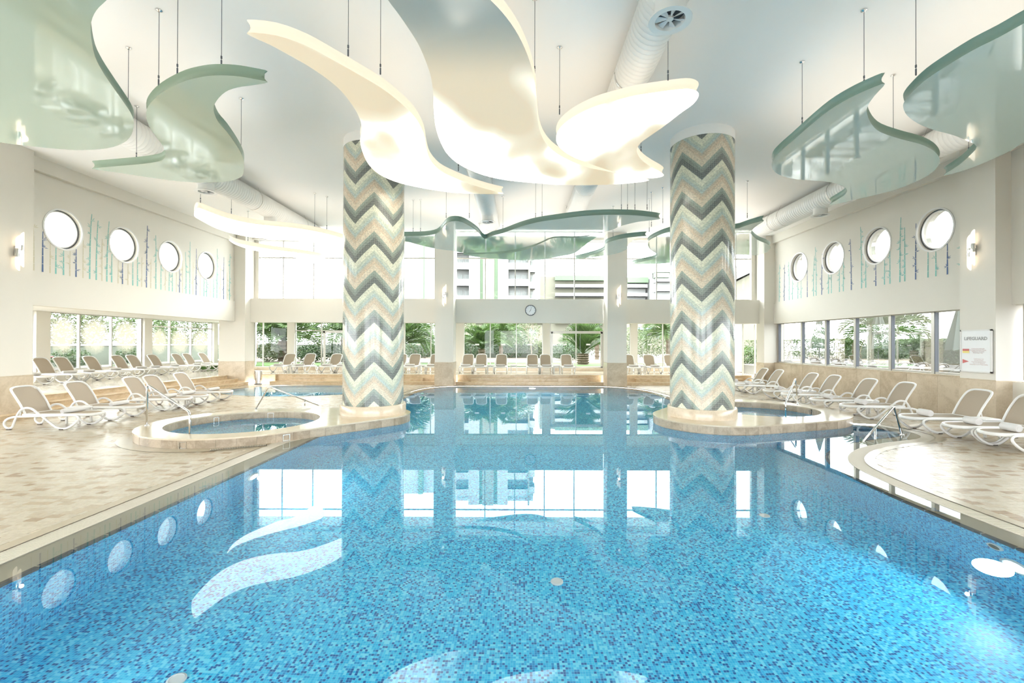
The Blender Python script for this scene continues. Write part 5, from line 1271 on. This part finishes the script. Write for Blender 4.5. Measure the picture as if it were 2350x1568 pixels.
def bare(loc, h, label, seed):
    rnd = random.Random(seed); r = empty('bare_tree', loc); tag(r, label, 'tree'); mb = MB()
    def br(p, d, l, rad, k):
        e = p+d*l; mid = p.lerp(e, .5)+Vector((rnd.gauss(0, .06), rnd.gauss(0, .06), rnd.gauss(0, .04)))*l; mb.tube([p, mid, e], rad, 4, up=Vector((.3, 1, .2)))
        if k:
            for _ in range(3): br(e, (d+Vector((rnd.gauss(0, .5), rnd.gauss(0, .5), rnd.gauss(.1, .35)))).normalized(), l*.68, rad*.6, k-1)
    br(Vector((0, 0, 0)), Vector((0, 0, 1)), h*.33, .05, 4); mb.build('branches', 'twig', r)
bare(gpos(1218, 41, .7), 3.6, 'bare branching tree in front of the rendered garden wall', 1)
bare(gpos(1060, 40, .7), 3.8, 'bare branching tree beside the full young palm', 2)
bare(gpos(790, 37, .7), 3.6, 'bare branching tree behind the transom window', 3)
bare(gpos(590, 38, .7), 3.6, 'bare twisted tree beyond the corner pillar', 4)
bare((22.0, 22.2, .85), 3.2, 'bare tree above the clipped hedge', 5)
# side garden outside the fogged windows
sw = empty('garden_wall', (-26.5, 0, .6)); tag(sw, 'pale retaining wall outside the fogged windows', 'wall')
mb = MB(); mb.box(-.4, 0, 5, 42.5, 0, 1.2); mb.build('wall_body', 'gwall', sw)
mb = MB(); mb.box(-.45, .06, 5, 42.5, 1.2, 1.3); mb.build('wall_coping', 'hotel', sw)
for k, (y, lab) in enumerate(((22.0, 'bushy agave-like shrub near the red standpipe'), (25.5, 'shrub at the foot of the retaining wall, middle of three'), (29.5, 'shrub at the foot of the retaining wall, farthest of three'))):
    shrub('garden_shrub', (-25.0, y, .6), (.8, .9, .55), 900, .09, 'leaf', lab)
for k, (y, lab) in enumerate(((25.0, 'tree over the retaining wall beyond the first fogged pane'), (30.0, 'tree over the retaining wall beyond the middle fogged panes'), (36.0, 'tree over the retaining wall beyond the transom panes'), (40.5, 'tree over the retaining wall beyond the terrace end'))):
    shrub('garden_tree', (-29.6, y, .6), (2.0, 2.4, 2.5), 5000, .12, 'leaf2' if k % 2 == 0 else 'leafp', lab, 'tree')
hy = empty('standpipe', (-22.2, 21.55, .6)); tag(hy, 'red iron water standpipe outside the fogged windows', 'standpipe')
mb = MB(); mb.lathe([(.09, 0), (.09, .05), (.055, .08), (.055, .75), (.08, .78), (.08, .9), (.05, .95), (.05, 1.15), (0, 1.17)], n=14); autosmooth(mb.build('riser', 'redpaint', hy))
mb = MB(); mb.tube([(0, -.22, .72), (0, .22, .72)], .04, 8, up=Vector((1, 0, 0))); mb.tube([(0, -.2, .72), (0, -.2, .55)], .035, 8, up=Vector((1, 0, 0))); mb.build('outlets', 'redpaint', hy)
# hedge side: hedge, parasols, loungers
hd = empty('clipped_hedge', (18.2, 0, .85)); tag(hd, 'dense clipped green hedge beyond the outdoor loungers', 'hedge')
mb = MB(); box_leaves(mb, 0, 1.2, 12.5, 26.0, .05, 1.42, 15000, .085); o = mb.build('foliage', 'leaf2', hd); o['kind'] = 'stuff'
mb = MB(); mb.box(.2, 1.0, 12.6, 25.9, 0, 1.3); mb.build('inner_mass', 'leaf', hd)
hd = empty('loose_hedge', (18.4, 0, .85)); tag(hd, 'thin loose hedge with visible stems beyond the farther parasol', 'hedge')
mb = MB(); box_leaves(mb, 0, 1.0, 26.3, 38, .35, 1.5, 3400, .075); o = mb.build('foliage', 'leafp', hd); o['kind'] = 'stuff'
mb = MB()
for i in range(70): y = rl.uniform(26.4, 37.8); x = rl.uniform(.1, .9); mb.tube([(x, y, 0), (x+rl.gauss(0, .15), y+rl.gauss(0, .2), .7), (x+rl.gauss(0, .25), y+rl.gauss(0, .3), 1.4)], .012, 4)
mb.build('stems', 'twig', hd)
shrub('garden_shrub', (13.6, 28.0, .7), (1.2, 1.2, .62), 1600, .08, 'leaf2', 'shrub outside the tall corner window')
def parasol(loc, label, h=2.75, rb_=.46):
    r = empty('closed_parasol', loc); tag(r, label, 'parasol'); mb = MB(); n = 16; vs = []; rows = [(rb_, 1.0), (rb_*.86, 1.35), (rb_*.62, 1.8), (rb_*.35, 2.3), (.05, h)]
    for k, (rr, z) in enumerate(rows):
        for i in range(n): a = 2*pi*i/n; q = rr*(1 if i % 2 else .62); vs.append((q*cos(a), q*sin(a), z-(.05 if i % 2 and k == 0 else 0)))
    mb.add(vs, [(k*n+i, k*n+(i+1) % n, (k+1)*n+(i+1) % n, (k+1)*n+i) for k in range(4) for i in range(n)]); mb.build('canopy', 'canvas', r)
    mb = MB(); mb.tube([(0, 0, 0), (0, 0, h+.08)], .025, 8, up=Vector((1, 0, 0))); mb.build('pole', 'outwhite', r)
    mb = MB(); mb.lathe([(.28, 0), (.28, .05), (.05, .09), (.03, .2)], n=16); mb.build('base', 'outwhite', r)
parasol((16.0, 24.4, .85), 'closed pale parasol in front of the loose hedge'); parasol((16.0, 20.4, .85), 'closed pale parasol in front of the palm and clipped hedge', rb_=.52); parasol((16.0, 16.6, .85), 'closed pale parasol nearest the lifeguard pillar')
old = (M['white'], M['taupe']); M['white'] = M['outwhite']; M['taupe'] = M['outwhite']
LW = make_lounger(True, (-.36, .42)); LWk = kids(LW); M['white'], M['taupe'] = old
for k in range(15):
    o = LW if k == 0 else copy_fast(LW, LWk); o.location = (14.1+1.22, 12.6+.78*k, .85); o.rotation_euler = (0, 0, pi+random.uniform(-.015, .015)); tag(o, 'all-white outdoor lounger, %s along the hedge from the lifeguard pillar' % ORD[k], 'lounger', 'white loungers on the outdoor sun terrace')
# buildings
def ymap(py, Y): return YP(1217, py, Y).z
def block(name, label, parts, Y, depth=9.0):
    r = empty(name, (0, Y, .7)); tag(r, label, 'building')
    for nm, m, x0, x1, y0, y1, dy, dd in parts:
        a, b = (x0-CX)/F_PX*Y, (x1-CX)/F_PX*Y; z1 = ymap(y0, Y)-.7; z0 = 0 if y1 is None else ymap(y1, Y)-.7
        mb = MB(); mb.box(a, b, dy, dd, z0, z1); mb.build(nm, m, r)
    return r
def floors(x0, x1, tops, Yd, hgt, mat_w='hotel', win=None):
    out = []
    for t in tops:
        out.append(('parapet', mat_w, x0, x1, t, t+hgt, 0, .25)); out.append(('floor_slab', mat_w, x0, x1, t+hgt-1.5, t+hgt, 0, 2.2))
        k = max(1, int((x1-x0)/12))
        for i in range(k):
            a = x0+(x1-x0)*(i+.15)/k; b = x0+(x1-x0)*(i+.8)/k
            out.append(('window', 'hglass', a, b, t-14, t+2, 2.1, 2.25)); out.append(('window_frame', 'hotel', (a+b)/2-.6, (a+b)/2+.6, t-14, t+2, 2.05, 2.12))
    return out
T1 = [641+37.7*i for i in range(-4, 4)]
block('hotel_building', 'white hotel wing with stacked balconies and green stripes', [('rear_wall', 'hotel', 1022, 1225, 470, None, 2.2, 12), ('pier', 'hotel', 1076, 1101, 470, None, 0, 2.3), ('green_stripe', 'hgreen', 1101, 1108, 470, None, .3, 2.3), ('cream_bay', 'hcream', 1108, 1134, 470, None, -.3, 2.3), ('green_stripe', 'hgreen', 1134, 1142, 470, None, .3, 2.3), ('pier', 'hotel', 1142, 1166, 470, None, 0, 2.3), ('end_fin', 'hcream', 1212, 1216, 470, None, -.3, 2.3)]+floors(1030, 1076, T1, 86, 17)+floors(1166, 1212, T1, 86, 17)+floors(1216, 1228, [x+6 for x in T1], 86, 17), 86)
T2 = [652+20*i for i in range(0, 5)]
block('hotel_building', 'low green-topped hotel wing with two rows of windows', [('rear_wall', 'hcream', 1240, 1392, 632, None, 1.6, 12), ('green_roof_band', 'hgreen', 1274, 1392, 632, 643, 0, 2)]+floors(1274, 1392, T2, 104, 9), 104)
block('hotel_building', 'green-banded hotel block with rooftop railing', [('rear_wall', 'hotel', 1432, 1486, 636, None, 1.6, 12), ('green_roof_band', 'hgreen', 1432, 1488, 636, 648, 0, 2)]+floors(1432, 1486, T2, 96, 9), 96)
block('hotel_building', 'tall white hotel block beside the valley-fronted column', [('rear_wall', 'hotel', 1504, 1600, 600, None, 1.6, 12), ('green_band', 'hgreen', 1504, 1536, 624, 636, 0, 2)]+floors(1504, 1560, [616+22*i for i in range(6)], 92, 9), 92)
block('hotel_building', 'pale hotel slab beside the peak-fronted column', [('rear_wall', 'hotel', 900, 962, 500, None, 0, 7), ('green_stripe', 'hgreen', 962, 972, 500, None, -.3, 4), ('wall', 'hotel', 972, 1003, 500, None, .5, 7)], 78)
block('garden_house', 'cream building just beyond the garden wall', [('wall', 'hcream', 1000, 1260, 742, None, 0, 6), ('eave', 'hotel', 995, 1262, 739, 743, -.4, 6.2)]+[('window', 'hglass', 1010+34*i, 1026+34*i, 752, 772, -.05, .2) for i in range(7)], 58)
block('garden_house', 'cream building with blue awning beyond the marble-wall-side window', [('wall', 'hcream', 1420, 1640, 738, None, 0, 6), ('blue_awning', M['inkblue'], 1462, 1500, 752, 757, -1.0, .1)]+[('window', 'hglass', 1445+30*i, 1460+30*i, 760, 776, -.05, .2) for i in range(6)], 60)
ga = empty('annex_building', (0, 40, .7)); tag(ga, 'white annex with sloping roof beyond the corner upper window', 'building')
x0, x1 = gpos(1640, 40, 0)[0], gpos(1800, 40, 0)[0]; mb = MB(); za, zb_ = YP(1640, 672, 40).z-.7, YP(1800, 590, 40).z-.7
mb.add([(x0, 0, 0), (x1, 0, 0), (x1, 0, zb_), (x0, 0, za), (x0, 8, 0), (x1, 8, 0), (x1, 8, zb_), (x0, 8, za)], [(0, 1, 2, 3), (3, 2, 6, 7), (5, 4, 7, 6), (0, 3, 7, 4), (1, 5, 6, 2)]); mb.build('wall', 'hcream', ga)
mb = MB(); mb.add([(x0-.5, -.7, za+.1), (x1, -.7, zb_+.1), (x1, 8, zb_+.1), (x0-.5, 8, za+.1), (x0-.5, -.7, za+.7), (x1, -.7, zb_+.7), (x1, 8, zb_+.7), (x0-.5, 8, za+.7)], [(3, 2, 1, 0), (4, 5, 6, 7), (0, 1, 5, 4), (1, 2, 6, 5), (2, 3, 7, 6), (3, 0, 4, 7)]); mb.build('roof_slab', 'hotel', ga)
vb = empty('villa_building', (38, 26, .85)); tag(vb, 'white building with louvred vent behind the clipped hedge', 'building')
mb = MB(); mb.box(0, 8, -6, 8, 0, 9); mb.build('wall', 'hotel', vb)
for i in range(6): mb = MB(); mb.box(-.12, 0, -2.6, -.9, 3.0+.28*i, 3.14+.28*i); mb.build('louvre', 'hglass', vb)
